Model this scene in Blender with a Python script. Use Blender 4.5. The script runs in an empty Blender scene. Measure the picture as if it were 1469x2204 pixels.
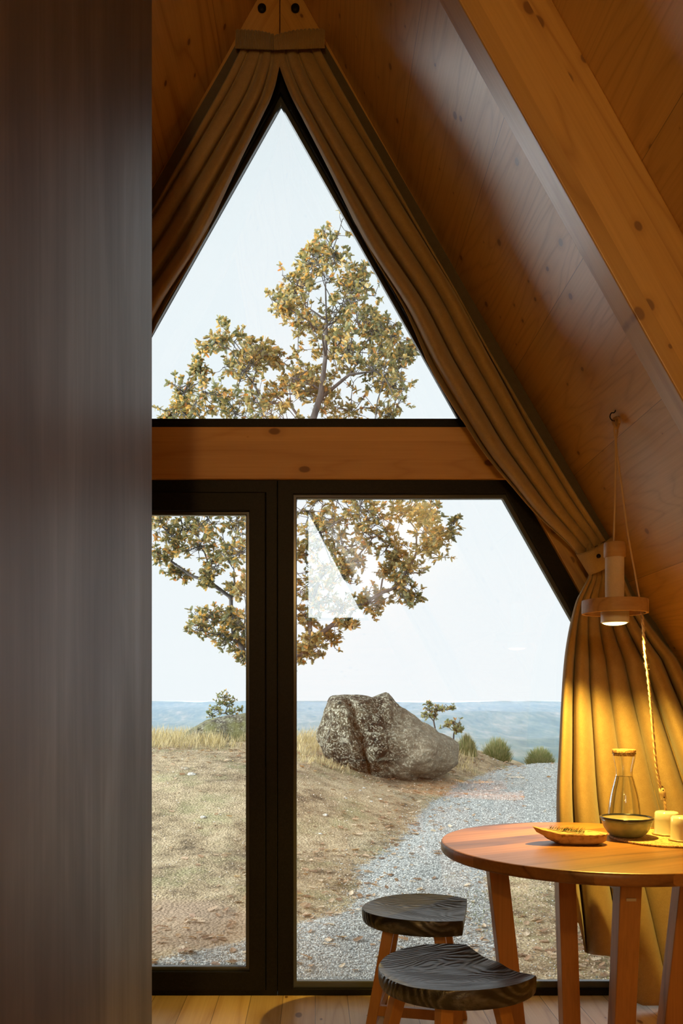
import bpy, bmesh, math, random
import numpy as np
from mathutils import Vector, Matrix, noise

# ------------------------------------------------------------------ camera
sc = bpy.context.scene
F, CX, CY, EYE = 1820.0, 678.0, 1508.0, 1.2        # focal length in pixels, principal point, eye height
cam = bpy.data.cameras.new('camera')
camo = bpy.data.objects.new('camera', cam)
sc.collection.objects.link(camo)
camo.location = (0, 0, EYE)
camo.rotation_euler = (math.pi / 2, 0, 0)
cam.sensor_fit = 'HORIZONTAL'
cam.sensor_width = 36.0
cam.lens = F / 1469 * 36.0
cam.shift_x = (734.5 - CX) / 1469
cam.shift_y = (CY - 1102) / 1469
cam.clip_start, cam.clip_end = 0.05, 20000
sc.camera = camo

# ------------------------------------------------------------------ world, exposure
sc.view_settings.view_transform = 'Standard'
sc.view_settings.look = 'None'
sc.view_settings.gamma = 1.0
sc.view_settings.use_curve_mapping = False
sc.view_settings.exposure = 0.30
world = bpy.data.worlds.new('sky')
sc.world = world
world.use_nodes = True
wn, wl = world.node_tree.nodes, world.node_tree.links
wn.clear()
tc = wn.new('ShaderNodeTexCoord')
sep = wn.new('ShaderNodeSeparateXYZ')
wl.new(tc.outputs['Generated'], sep.inputs[0])
ramp = wn.new('ShaderNodeValToRGB')
ramp.color_ramp.elements[0].position = 0.0
ramp.color_ramp.elements[0].color = (0.90, 0.935, 0.97, 1)
ramp.color_ramp.elements[1].position = 0.75
ramp.color_ramp.elements[1].color = (0.83, 0.915, 0.965, 1)
e = ramp.color_ramp.elements.new(0.12)
e.color = (0.885, 0.925, 0.965, 1)
wl.new(sep.outputs['Z'], ramp.inputs[0])
# thin high cloud
cn = wn.new('ShaderNodeTexNoise')
cn.inputs['Scale'].default_value = 2.2
cn.inputs['Detail'].default_value = 5
cmap = wn.new('ShaderNodeMapping')
cmap.inputs['Scale'].default_value = (1, 1, 5)
wl.new(tc.outputs['Generated'], cmap.inputs[0])
wl.new(cmap.outputs[0], cn.inputs['Vector'])
cr = wn.new('ShaderNodeMapRange')
cr.inputs[1].default_value, cr.inputs[2].default_value = 0.4, 0.75
cr.inputs[3].default_value, cr.inputs[4].default_value = 0.0, 0.35
wl.new(cn.outputs[0], cr.inputs[0])
mixc = wn.new('ShaderNodeMix')
mixc.data_type = 'RGBA'
wl.new(cr.outputs[0], mixc.inputs['Factor'])
wl.new(ramp.outputs[0], mixc.inputs['A'])
mixc.inputs['B'].default_value = (0.95, 0.965, 0.98, 1)
# the sky is brighter behind the camera, so the far window shows in the panes
back = wn.new('ShaderNodeMapRange')
back.inputs[1].default_value, back.inputs[2].default_value = -0.45, -0.95
back.inputs[3].default_value, back.inputs[4].default_value = 1.0, 4.6
wl.new(sep.outputs['Y'], back.inputs[0])
bg = wn.new('ShaderNodeBackground')
wl.new(mixc.outputs['Result'], bg.inputs['Color'])
left = wn.new('ShaderNodeMapRange')      # added glow in the unseen left sky, lighting the ceiling, rafter and left faces
left.inputs[1].default_value, left.inputs[2].default_value = -0.42, -0.90
left.inputs[3].default_value, left.inputs[4].default_value = 0.0, 14.0
wl.new(sep.outputs['X'], left.inputs[0])
addb = wn.new('ShaderNodeMath')
wl.new(back.outputs[0], addb.inputs[0]); wl.new(left.outputs[0], addb.inputs[1])
wl.new(addb.outputs[0], bg.inputs['Strength'])
wo = wn.new('ShaderNodeOutputWorld')
wl.new(bg.outputs[0], wo.inputs[0])

SPOT_W, ROOM_W = 76.0, 50.0
def add_light(name, kind, loc, power, col, **kw):
    l = bpy.data.lights.new(name, kind)
    l.energy = power
    l.color = col
    for k, v in kw.items():
        setattr(l, k, v)
    o = bpy.data.objects.new(name, l)
    o.location = loc
    sc.collection.objects.link(o)
    return o
# unseen warm lamps further back in the room, their reflections hidden behind the mullion
add_light('room_lamp', 'POINT', (-0.30, -1.2, 2.35), ROOM_W, (1.0, 0.56, 0.13), shadow_soft_size=0.07)
add_light('room_lamp', 'POINT', (-0.38, -3.6, 2.35), ROOM_W * 0.7, (1.0, 0.56, 0.13), shadow_soft_size=0.07)

sc.cycles.use_denoising = True
sc.cycles.max_bounces = 8
sc.cycles.transparent_max_bounces = 24
sc.cycles.sample_clamp_indirect = 6.0
random.seed(7)
np.random.seed(7)

# ------------------------------------------------------------------ helpers
C = sc.collection
def px(x, y, Y):
    return Vector(((x - CX) * Y / F, Y, EYE - (y - CY) * Y / F))

def link_mesh(name, verts, faces, mat=None, parent=None, smooth=False):
    me = bpy.data.meshes.new(name)
    me.from_pydata([tuple(v) for v in verts], [], [tuple(f) for f in faces])
    me.update()
    o = bpy.data.objects.new(name, me)
    C.objects.link(o)
    if mat is not None:
        me.materials.append(mat)
    if parent is not None:
        o.parent = parent
    if smooth:
        me.polygons.foreach_set('use_smooth', [True] * len(me.polygons))
    return o

def bm_obj(name, bm, mat=None, parent=None, smooth=False):
    bmesh.ops.recalc_face_normals(bm, faces=bm.faces[:])
    me = bpy.data.meshes.new(name)
    bm.to_mesh(me)
    bm.free()
    o = bpy.data.objects.new(name, me)
    C.objects.link(o)
    if mat is not None:
        me.materials.append(mat)
    if parent is not None:
        o.parent = parent
    if smooth:
        me.polygons.foreach_set('use_smooth', [True] * len(me.polygons))
    return o

def tag(o, label=None, cat=None, group=None, kind=None):
    if label: o['label'] = label
    if cat: o['category'] = cat
    if group: o['group'] = group
    if kind: o['kind'] = kind
    return o

def thing(name, loc=(0, 0, 0), rz=0, label=None, cat=None, group=None, kind=None):
    o = bpy.data.objects.new(name, None)
    o.empty_display_size = 0.05
    C.objects.link(o)
    o.location = loc
    o.rotation_euler = (0, 0, rz)
    return tag(o, label, cat, group, kind)

def prism_xz(bm, pts, y0, y1):
    """polygon in X,Z extruded from y0 to y1"""
    n = len(pts)
    a = [bm.verts.new((p[0], y0, p[1])) for p in pts]
    b = [bm.verts.new((p[0], y1, p[1])) for p in pts]
    bm.faces.new(a)
    bm.faces.new(b[::-1])
    for i in range(n):
        bm.faces.new((a[i], b[i], b[(i + 1) % n], a[(i + 1) % n]))

def ring_xz(bm, outer, inner, y0, y1):
    n = len(outer)
    v = [[bm.verts.new((p[0], y, p[1])) for p in poly] for poly in (outer, inner) for y in (y0, y1)]
    of, ob, inf, inb = v
    for i in range(n):
        j = (i + 1) % n
        bm.faces.new((of[i], of[j], inf[j], inf[i]))
        bm.faces.new((ob[i], inb[i], inb[j], ob[j]))
        bm.faces.new((of[i], ob[i], ob[j], of[j]))
        bm.faces.new((inf[i], inf[j], inb[j], inb[i]))

def prism_xy(bm, pts, z0, z1):
    n = len(pts)
    a = [bm.verts.new((p[0], p[1], z0)) for p in pts]
    b = [bm.verts.new((p[0], p[1], z1)) for p in pts]
    bm.faces.new(a)
    bm.faces.new(b[::-1])
    for i in range(n):
        bm.faces.new((a[i], b[i], b[(i + 1) % n], a[(i + 1) % n]))

def lathe(profile, n=48, closed=False):
    bm = bmesh.new()
    rings = []
    for r, z in profile:
        if r < 1e-6:
            rings.append([bm.verts.new((0, 0, z))])
        else:
            rings.append([bm.verts.new((r * math.cos(2 * math.pi * k / n), r * math.sin(2 * math.pi * k / n), z)) for k in range(n)])
    m = len(rings)
    for i in range(m if closed else m - 1):
        a, b = rings[i], rings[(i + 1) % m]
        for k in range(n):
            k2 = (k + 1) % n
            if len(a) == 1 and len(b) == 1: continue
            if len(a) == 1: bm.faces.new((a[0], b[k], b[k2]))
            elif len(b) == 1: bm.faces.new((a[k], a[k2], b[0]))
            else: bm.faces.new((a[k], a[k2], b[k2], b[k]))
    return bm

def tube(path, radii, n=8, verts=None, faces=None):
    """sweep; appends into verts/faces lists"""
    V = [] if verts is None else verts
    Fc = [] if faces is None else faces
    path = [Vector(p) for p in path]
    prev = None
    base = len(V)
    m = len(path)
    for i, p in enumerate(path):
        t = (path[min(i + 1, m - 1)] - path[max(i - 1, 0)])
        t = t.normalized() if t.length > 1e-9 else Vector((0, 0, 1))
        if prev is None:
            u = t.cross(Vector((0, 1, 0)) if abs(t.y) < 0.9 else Vector((1, 0, 0))).normalized()
        else:
            u = (prev - t * prev.dot(t)).normalized()
        prev = u
        w = t.cross(u)
        r = radii[i] if hasattr(radii, '__len__') else radii
        for k in range(n):
            a = 2 * math.pi * k / n
            V.append(p + u * (r * math.cos(a)) + w * (r * math.sin(a)))
    for i in range(m - 1):
        for k in range(n):
            a = base + i * n + k
            b = base + i * n + (k + 1) % n
            Fc.append((a, b, b + n, a + n))
    Fc.append(tuple(base + k for k in range(n))[::-1])
    Fc.append(tuple(base + (m - 1) * n + k for k in range(n)))
    return V, Fc

def catmull(pts, sub=8):
    pts = [Vector(p) for p in pts]
    out = []
    for i in range(len(pts) - 1):
        p0 = pts[max(i - 1, 0)]; p1 = pts[i]; p2 = pts[i + 1]; p3 = pts[min(i + 2, len(pts) - 1)]
        for k in range(sub):
            t = k / sub
            out.append(0.5 * ((2 * p1) + (-p0 + p2) * t + (2 * p0 - 5 * p1 + 4 * p2 - p3) * t * t + (-p0 + 3 * p1 - 3 * p2 + p3) * t ** 3))
    out.append(pts[-1])
    return out

def bevel(o, w=0.002, seg=2, ang=35):
    m = o.modifiers.new('bevel', 'BEVEL')
    m.width, m.segments = w, seg
    m.limit_method = 'ANGLE'
    m.angle_limit = math.radians(ang)
    return o

def tapered_box(bm, p0, p1, w0, d0, w1=None, d1=None, xdir=Vector((1, 0, 0))):
    """box section w x d from p0 to p1, ends cut horizontally"""
    w1 = w0 if w1 is None else w1
    d1 = d0 if d1 is None else d1
    x = Vector(xdir).normalized()
    y = Vector((-x.y, x.x, 0))
    vs = []
    for p, w, d in ((p0, w0, d0), (p1, w1, d1)):
        p = Vector(p)
        vs += [bm.verts.new(p + x * (sx * w / 2) + y * (sy * d / 2)) for sx, sy in ((-1, -1), (1, -1), (1, 1), (-1, 1))]
    bm.faces.new(vs[0:4]); bm.faces.new(vs[4:8][::-1])
    for i in range(4):
        j = (i + 1) % 4
        bm.faces.new((vs[i], vs[j], vs[4 + j], vs[4 + i]))

# ------------------------------------------------------------------ materials
class NT:
    def __init__(s, name):
        s.m = bpy.data.materials.new(name)
        s.m.use_nodes = True
        s.n, s.l = s.m.node_tree.nodes, s.m.node_tree.links
        s.n.clear()
        s.out = s.n.new('ShaderNodeOutputMaterial')
        s.bsdf = s.n.new('ShaderNodeBsdfPrincipled')
        s.l.new(s.bsdf.outputs[0], s.out.inputs[0])
    def node(s, t, **kw):
        nd = s.n.new(t)
        for k, v in kw.items():
            setattr(nd, k, v)
        return nd
    def set(s, sock, v):
        if hasattr(v, 'is_output') or isinstance(v, bpy.types.NodeSocket):
            s.l.new(v, sock)
        else:
            sock.default_value = v
    def math(s, op, a, b=None, c=None, clamp=False):
        nd = s.node('ShaderNodeMath', operation=op, use_clamp=clamp)
        s.set(nd.inputs[0], a)
        if b is not None: s.set(nd.inputs[1], b)
        if c is not None: s.set(nd.inputs[2], c)
        return nd.outputs[0]
    def coord(s, which='Object'):
        return s.node('ShaderNodeTexCoord').outputs[which]
    def mapping(s, v, scale=(1, 1, 1), rot=(0, 0, 0), loc=(0, 0, 0)):
        nd = s.node('ShaderNodeMapping')
        s.l.new(v, nd.inputs[0])
        nd.inputs['Scale'].default_value = scale
        nd.inputs['Rotation'].default_value = rot
        nd.inputs['Location'].default_value = loc
        return nd.outputs[0]
    def noise(s, v, scale=1, detail=2, rough=0.5, dist=0):
        nd = s.node('ShaderNodeTexNoise')
        s.l.new(v, nd.inputs['Vector'])
        nd.inputs['Scale'].default_value = scale
        nd.inputs['Detail'].default_value = detail
        nd.inputs['Roughness'].default_value = rough
        nd.inputs['Distortion'].default_value = dist
        return nd.outputs[0]
    def voro(s, v, scale=1, feature='F1', out='Distance', rand=1, dim='3D'):
        nd = s.node('ShaderNodeTexVoronoi', feature=feature, voronoi_dimensions=dim)
        s.l.new(v, nd.inputs['Vector'])
        nd.inputs['Scale'].default_value = scale
        nd.inputs['Randomness'].default_value = rand
        return nd.outputs[out]
    def rng(s, v, a, b, c=0.0, d=1.0, smooth=False):
        nd = s.node('ShaderNodeMapRange')
        if smooth: nd.interpolation_type = 'SMOOTHSTEP'
        s.l.new(v, nd.inputs[0])
        for i, q in enumerate((a, b, c, d)):
            nd.inputs[i + 1].default_value = q
        return nd.outputs[0]
    def ramp(s, v, stops):
        nd = s.node('ShaderNodeValToRGB')
        s.l.new(v, nd.inputs[0])
        el = nd.color_ramp.elements
        while len(el) > 1: el.remove(el[0])
        el[0].position, el[0].color = stops[0][0], tuple(stops[0][1]) + (1,)
        for p, c in stops[1:]:
            q = el.new(p); q.color = tuple(c) + (1,)
        return nd.outputs[0]
    def mix(s, f, a, b, mode='MIX'):
        nd = s.node('ShaderNodeMix', data_type='RGBA', blend_type=mode)
        s.set(nd.inputs['Factor'], f)
        for k, v in (('A', a), ('B', b)):
            if isinstance(v, tuple): v = v if len(v) == 4 else v + (1,)
            s.set(nd.inputs[k], v)
        return nd.outputs['Result']
    def bump(s, h, strength=0.3, dist=0.01, normal=None):
        nd = s.node('ShaderNodeBump')
        s.l.new(h, nd.inputs['Height'])
        nd.inputs['Strength'].default_value = strength
        nd.inputs['Distance'].default_value = dist
        if normal: s.l.new(normal, nd.inputs['Normal'])
        s.l.new(nd.outputs[0], s.bsdf.inputs['Normal'])
        return nd.outputs[0]
    def base(s, v):
        s.set(s.bsdf.inputs['Base Color'], v if not isinstance(v, tuple) else (v if len(v) == 4 else v + (1,)))
    def p(s, **kw):
        for k, v in kw.items():
            s.set(s.bsdf.inputs[k.replace('_', ' ')], v)

def simple(name, col, rough=0.5, metal=0.0, **kw):
    t = NT(name)
    t.base(col)
    t.p(Roughness=rough, Metallic=metal)
    for k, v in kw.items():
        t.bsdf.inputs[k.replace('_', ' ')].default_value = v
    return t.m

def wood(name, light, dark, grain=(0, 0, 0), plank=0.0, seam=0.0, knots=0.6, knotcol=(0.16, 0.06, 0.02), rough=0.45, ringk=45.0,
         bump=0.15, var=0.18, swap=False, knot_scale=(5.5, 8.0, 8.0), offset=(0, 0, 0), ring_mix=0.55, spec=0.5, coat=0.0):
    """grain runs along the mapped X axis; lamination along mapped Y (width)"""
    t = NT(name)
    v = t.mapping(t.coord(), rot=grain, loc=offset)
    sp = t.node('ShaderNodeSeparateXYZ')
    t.l.new(v, sp.inputs[0])
    x, y, z = sp.outputs
    if swap: y, z = z, y
    vec = v
    pv = None
    if plank > 0:
        row = t.math('FLOOR', t.math('DIVIDE', y, plank))
        wnz = t.node('ShaderNodeTexWhiteNoise', noise_dimensions='1D')
        t.l.new(row, wnz.inputs['W'])
        pv = wnz.outputs['Value']
        cb = t.node('ShaderNodeCombineXYZ')
        t.l.new(t.math('ADD', x, t.math('MULTIPLY', pv, 9.0)), cb.inputs[0])
        t.l.new(y, cb.inputs[1])
        t.l.new(t.math('ADD', z, t.math('MULTIPLY', pv, 3.0)), cb.inputs[2])
        vec = cb.outputs[0]
    elif swap:
        cb = t.node('ShaderNodeCombineXYZ')
        t.l.new(x, cb.inputs[0]); t.l.new(y, cb.inputs[1]); t.l.new(z, cb.inputs[2])
        vec = cb.outputs[0]
    n1 = t.noise(t.mapping(vec, scale=(0.28, 2.6, 2.6)), 1.0, 3, 0.45, 0.3)
    rings = t.math('ABSOLUTE', t.math('SINE', t.math('MULTIPLY', n1, ringk)))
    rings = t.math('POWER', t.math('SUBTRACT', 1.0, rings), 2.2)
    fine = t.noise(t.mapping(vec, scale=(2.5, 130, 130)), 1.0, 3, 0.6)
    broad = t.noise(t.mapping(vec, scale=(0.4, 4, 4)), 1.0, 2)
    f = t.math('ADD', t.math('MULTIPLY', rings, ring_mix * 1.1), t.math('MULTIPLY', t.rng(fine, 0.3, 0.7), 0.30))
    f = t.math('ADD', f, t.math('MULTIPLY', t.rng(broad, 0.3, 0.7), 0.25), clamp=True)
    col = t.mix(f, light, dark)
    if pv is not None:
        col = t.mix(1.0, col, t.ramp(pv, [(0, (1 - var,) * 3), (1, (1 + var * 0.4,) * 3)]), 'MULTIPLY')
    h = t.math('MULTIPLY', fine, 0.6)
    if knots > 0:
        kv = t.mapping(vec, scale=(knot_scale[0], knot_scale[1], 0.0))
        wob = t.noise(t.mapping(vec, scale=(12, 40, 40)), 1.0, 2)
        kd = t.math('ADD', t.voro(kv, 1.0, dim='2D'), t.math('MULTIPLY', wob, 0.03))
        kc = t.node('ShaderNodeSeparateColor')
        t.l.new(t.voro(kv, 1.0, out='Color', dim='2D'), kc.inputs[0])
        size = t.math('MULTIPLY_ADD', t.math('POWER', t.math('MAXIMUM', t.math('SUBTRACT', kc.outputs[0], 0.25), 0.0), 1.5), 0.25 * knots, 0.002)
        k = t.math('DIVIDE', kd, size)
        halo = t.rng(k, 1.0, 2.6, 0.45, 0.0, True)
        core = t.rng(k, 0.75, 1.15, 0.85, 0.0, True)
        col = t.mix(halo, col, dark)
        col = t.mix(core, col, knotcol)
        h = t.math('SUBTRACT', h, t.math('MULTIPLY', core, 0.8))
    if plank > 0 and seam > 0:
        fr = t.math('FRACT', t.math('DIVIDE', y, plank))
        d = t.math('MINIMUM', fr, t.math('SUBTRACT', 1.0, fr))
        s_ = t.math('LESS_THAN', t.math('MULTIPLY', d, plank), seam)
        # only some joints are open enough to show
        col = t.mix(t.math('MULTIPLY', s_, 0.8), col, (0.05, 0.025, 0.01))
        h = t.math('SUBTRACT', h, t.math('MULTIPLY', s_, 2.0))
    t.base(col)
    t.set(t.bsdf.inputs['Roughness'], t.math('MULTIPLY_ADD', fine, 0.15, rough - 0.07))
    t.bsdf.inputs['Specular IOR Level'].default_value = spec
    t.bsdf.inputs['Coat Weight'].default_value = coat
    t.bsdf.inputs['Coat Roughness'].default_value = 0.46
    t.bsdf.inputs['Coat IOR'].default_value = 1.7
    t.bump(h, bump, 0.002)
    return t.m

SL = 1.79                                   # slope of the roof (rise over run)
ANG = math.atan(SL)
PINE_L, PINE_D = (0.72, 0.45, 0.165), (0.43, 0.22, 0.06)
# mapped X = world Y : rotate about Z by -90 deg
M = {}
M['panel_right'] = wood('spruce_panel_right', PINE_L, PINE_D, grain=(0, 0, -math.pi / 2), plank=0.42, seam=0.0008, swap=True, rough=0.46, spec=0.7, coat=0.9, ring_mix=0.36, ringk=95)
M['panel_left'] = wood('spruce_panel_left', PINE_L, PINE_D, grain=(0, 0, -math.pi / 2), plank=0.42, seam=0.0008, swap=True, rough=0.42, offset=(3, 1, 0))
M['rafter_right'] = wood('spruce_rafter', PINE_L, PINE_D, grain=(0, -ANG, 0), plank=0.052, var=0.30, swap=True, rough=0.42, ring_mix=0.5, coat=0.9, knots=0.85, knot_scale=(6.5, 10, 10))
M['rafter_left'] = wood('spruce_rafter_left', PINE_L, PINE_D, grain=(0, ANG, 0), swap=True, rough=0.45, ring_mix=0.5)
M['beam'] = wood('spruce_beam', (0.68, 0.41, 0.17), (0.50, 0.26, 0.09), plank=0.075, var=0.12, swap=True, rough=0.5, knots=0.9, knot_scale=(4, 7, 7), ring_mix=0.35)
M['floor'] = wood('pine_floor', (0.90, 0.70, 0.42), (0.64, 0.42, 0.20), grain=(0, 0, -math.pi / 2), plank=0.13, seam=0.0012, rough=0.34, knots=1.0, knot_scale=(4, 8, 8), var=0.22, spec=0.5)
def table_wood(name, grain=(0, 0, 0), offset=(0, 0, 0), plank=0.0, swap=False):
    return wood(name, (0.52, 0.235, 0.07), (0.20, 0.075, 0.018), grain=grain, plank=plank, seam=0.0, swap=swap, knots=0.25, rough=0.36, ringk=26, bump=0.1,
                var=0.5, offset=offset, spec=0.6, ring_mix=0.6, knotcol=(0.10, 0.03, 0.012))
M['table_top'] = table_wood('acacia_table_top', grain=(0, 0, math.radians(-28)), plank=0.11)
M['table_leg'] = table_wood('acacia_table_leg', grain=(0, math.pi / 2, 0), offset=(1.3, 0.7, 0))
M['stool_leg'] = wood('oiled_stool_leg', (0.58, 0.29, 0.085), (0.38, 0.16, 0.04), grain=(0, math.pi / 2, 0), knots=0, rough=0.4, ringk=25)
M['lamp_wood'] = wood('oak_lamp_wood', (0.56, 0.34, 0.15), (0.34, 0.18, 0.065), knots=0.0, rough=0.55, ringk=60, offset=(5, 2, 1))
M['cork'] = None

def charred():
    t = NT('blackened_seat_wood')
    v = t.coord()
    n1 = t.noise(t.mapping(v, scale=(1.6, 4.5, 3.0), rot=(0, 0, 0.35)), 1.0, 2, 0.4, 0.6)
    s = t.math('SINE', t.math('MULTIPLY', n1, 170.0))
    fine = t.noise(t.mapping(v, scale=(8, 160, 100), rot=(0, 0, 0.35)), 1.0, 3, 0.6)
    f = t.math('MULTIPLY', t.rng(s, -0.2, 1.0), t.rng(fine, 0.3, 0.65))
    t.base(t.mix(f, (0.013, 0.013, 0.014), (0.115, 0.115, 0.118)))
    t.p(Roughness=0.36)
    t.bsdf.inputs['Specular IOR Level'].default_value = 0.8
    h = t.math('ADD', t.math('MULTIPLY', s, 0.5), fine)
    t.bump(h, 0.55, 0.0025)
    return t.m
M['seat'] = charred()

def dark_steel():
    t = NT('dark_brushed_steel')
    v = t.coord()
    st = t.noise(t.mapping(v, scale=(5, 6, 0.3)), 1.0, 3, 0.5)
    st2 = t.noise(t.mapping(v, scale=(30, 60, 1.2)), 1.0, 3, 0.6)
    blot = t.noise(t.mapping(v, scale=(2, 3.5, 1.1)), 1.0, 4, 0.6, 0.5)
    f = t.math('ADD', t.math('MULTIPLY', st, 0.40), t.math('MULTIPLY', st2, 0.15))
    f = t.math('ADD', f, t.math('MULTIPLY', blot, 0.48))
    t.base(t.ramp(f, [(0.36, (0.050, 0.030, 0.020)), (0.52, (0.105, 0.077, 0.058)), (0.66, (0.18, 0.146, 0.117))]))
    t.set(t.bsdf.inputs['Roughness'], t.rng(f, 0.35, 0.7, 0.60, 0.44))
    t.p(Metallic=0.3)
    t.bsdf.inputs['Specular IOR Level'].default_value = 1.0
    t.bsdf.inputs['Coat Weight'].default_value = 0.25
    t.bsdf.inputs['Coat Roughness'].default_value = 0.4
    t.bump(st2, 0.05, 0.002)
    return t.m
M['steel'] = dark_steel()
def black_metal():
    t = NT('black_window_metal')
    n = t.noise(t.mapping(t.coord(), scale=(160, 160, 160)), 1.0, 2)
    t.base(t.mix(t.rng(n, 0.35, 0.7), (0.005, 0.0045, 0.0045), (0.012, 0.011, 0.0105)))
    t.p(Roughness=0.5)
    t.bsdf.inputs['Specular IOR Level'].default_value = 0.22
    return t.m
M['black'] = black_metal()
M['bead'] = simple('satin_black_bead', (0.07, 0.075, 0.08), 0.22)
M['gasket'] = simple('rubber_gasket', (0.05, 0.05, 0.05), 0.6)

def pane_mat():
    t = NT('window_glass')
    tr = t.node('ShaderNodeBsdfTransparent')
    tr.inputs[0].default_value = (0.97, 0.985, 0.98, 1)
    gl = t.node('ShaderNodeBsdfGlossy')
    gl.inputs['Roughness'].default_value = 0.0
    gl.inputs['Color'].default_value = (1, 1, 1, 1)
    fr = t.node('ShaderNodeFresnel')
    fr.inputs[0].default_value = 1.5
    f = t.math('MULTIPLY', fr.outputs[0], 2.2, clamp=True)
    mx = t.node('ShaderNodeMixShader')
    t.l.new(f, mx.inputs[0]); t.l.new(tr.outputs[0], mx.inputs[1]); t.l.new(gl.outputs[0], mx.inputs[2])
    t.l.new(mx.outputs[0], t.out.inputs[0])
    return t.m
M['glass'] = pane_mat()

def cloth(name, col, col2):
    t = NT(name)
    v = t.coord()
    w = t.noise(t.mapping(v, scale=(420, 420, 420)), 1.0, 2)
    b = t.noise(t.mapping(v, scale=(40, 40, 40)), 1.0, 3)
    f = t.math('ADD', t.math('MULTIPLY', w, 0.7), t.math('MULTIPLY', b, 0.3))
    t.base(t.mix(t.rng(f, 0.35, 0.65), col, col2))
    t.p(Roughness=0.85)
    t.bsdf.inputs['Sheen Weight'].default_value = 0.25
    t.bsdf.inputs['Sheen Roughness'].default_value = 0.5
    t.bump(w, 0.12, 0.001)
    return t.m
M['curtain'] = cloth('mustard_wool_cloth', (0.32, 0.225, 0.12), (0.43, 0.315, 0.175))
M['dark_margin'] = cloth('dark_curtain_margin', (0.085, 0.07, 0.055), (0.12, 0.10, 0.08))
M['tape'] = cloth('curtain_heading_tape', (0.26, 0.18, 0.10), (0.34, 0.25, 0.14))

# ------------------------------------------------------------------ the shell of the A-frame cabin
D = 3.44                                    # inner face of the glazed wall
YB = -5.4                                   # far end of the cabin behind the camera
XR0, XL0 = 1.536, -1.82                     # roof planes at eye height
def xr(z): return XR0 - (z - EYE) / SL      # right inner roof surface
def xl(z): return XL0 + (z - EYE) / SL
ZA = EYE + (XR0 - XL0) / 2 * SL             # apex height
XA = (XR0 + XL0) / 2
TH = 0.18

fl = bmesh.new()
prism_xy(fl, [(xl(0) - 0.2, YB - 0.2), (xr(0) + 0.2, YB - 0.2), (xr(0) + 0.2, D + 0.02), (xl(0) - 0.2, D + 0.02)], -0.12, 0.0)
tag(bm_obj('floor', fl, M['floor']), kind='structure')
bm = bmesh.new()
prism_xz(bm, [(xr(-0.12), -0.12), (XA, ZA), (XA + TH, ZA + 0.06), (xr(-0.12) + TH * 1.15, -0.12)], YB, D + 0.35)
tag(bm_obj('wall_right', bm, M['panel_right']), kind='structure')
bm = bmesh.new()
prism_xz(bm, [(xl(-0.12), -0.12), (xl(-0.12) - TH * 1.15, -0.12), (XA - TH, ZA + 0.06), (XA, ZA)], YB, D + 0.35)
tag(bm_obj('wall_left', bm, M['panel_left']), kind='structure')

def P(x, y):                                # photo pixel on the glazed wall plane -> (X, Z)
    return ((x - CX) * D / F, EYE - (y - CY) * D / F)
def fx_right(y): return 1154 + (y - 1114) / 1.775     # outer line of the frames, right
AX = 603
def fx_left(y): return 2 * AX - fx_right(y)
def cxr(y): return CX + XR0 * F / D + (y - CY) / SL   # roof line in the wall plane
def cxl(y): return CX + XL0 * F / D - (y - CY) / SL

# end rafters standing around the glazing
top_in = 1114 + (AX - 1154) * 1.775                   # y of the frame's outer apex
bm = bmesh.new()
prism_xz(bm, [P(cxr(2143), 2143), P(cxr(-60), -60), P(AX, -95 + 0), P(AX, top_in), P(fx_right(2143), 2143)], 3.42, 3.60)
bevel(tag(bm_obj('trim_1', bm, M['rafter_right']), kind='structure'), 0.003)
bm = bmesh.new()
prism_xz(bm, [P(cxl(2143), 2143), P(cxl(-60), -60), P(AX - 1.5, -95), P(AX - 1.5, top_in), P(fx_left(2143), 2143)][::-1], 3.42, 3.60)
tr2 = bevel(tag(bm_obj('trim_2', bm, M['rafter_left']), kind='structure'), 0.003)
for bx_ in (563, 635):
    b = lathe([(0, 0), (0.013, 0), (0.017, 0.004), (0.017, 0.012), (0, 0.012)], 20)
    o = bm_obj('bolt', b, M['black'], tr2, True)
    p = px(bx_, 14, 3.405)
    o.location = p
    o.rotation_euler = (math.pi / 2 * -1, 0, 0)
    o['label'] = 'black round bolt head'
# tie beam
bm = bmesh.new()
prism_xz(bm, [P(fx_left(1033), 1033), P(fx_left(922), 922), P(fx_right(922), 922), P(fx_right(1033), 1033)], 3.421, 3.58)
bevel(tag(bm_obj('trim_3', bm, M['beam']), kind='structure'), 0.002)

# inner rafter on the right and its twin on the left
def inner_rafter(name, side, y0, y1, mat):
    off = 0.229
    bm = bmesh.new()
    if side > 0:
        pts = [(xr(0), 0), (XA + 0.0, ZA), (XA, ZA - off * SL), (xr(0) - off, 0)]
    else:
        pts = [(xl(0), 0), (xl(0) + off, 0), (XA, ZA - off * SL), (XA, ZA)]
    prism_xz(bm, pts, y0, y1)
    return bevel(tag(bm_obj(name, bm, mat), kind='structure'), 0.004, 3)
inner_rafter('trim_4', 1, 2.066, 2.15, M['rafter_right'])
inner_rafter('trim_5', 1, -1.0, -0.916, M['rafter_right'])

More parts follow.
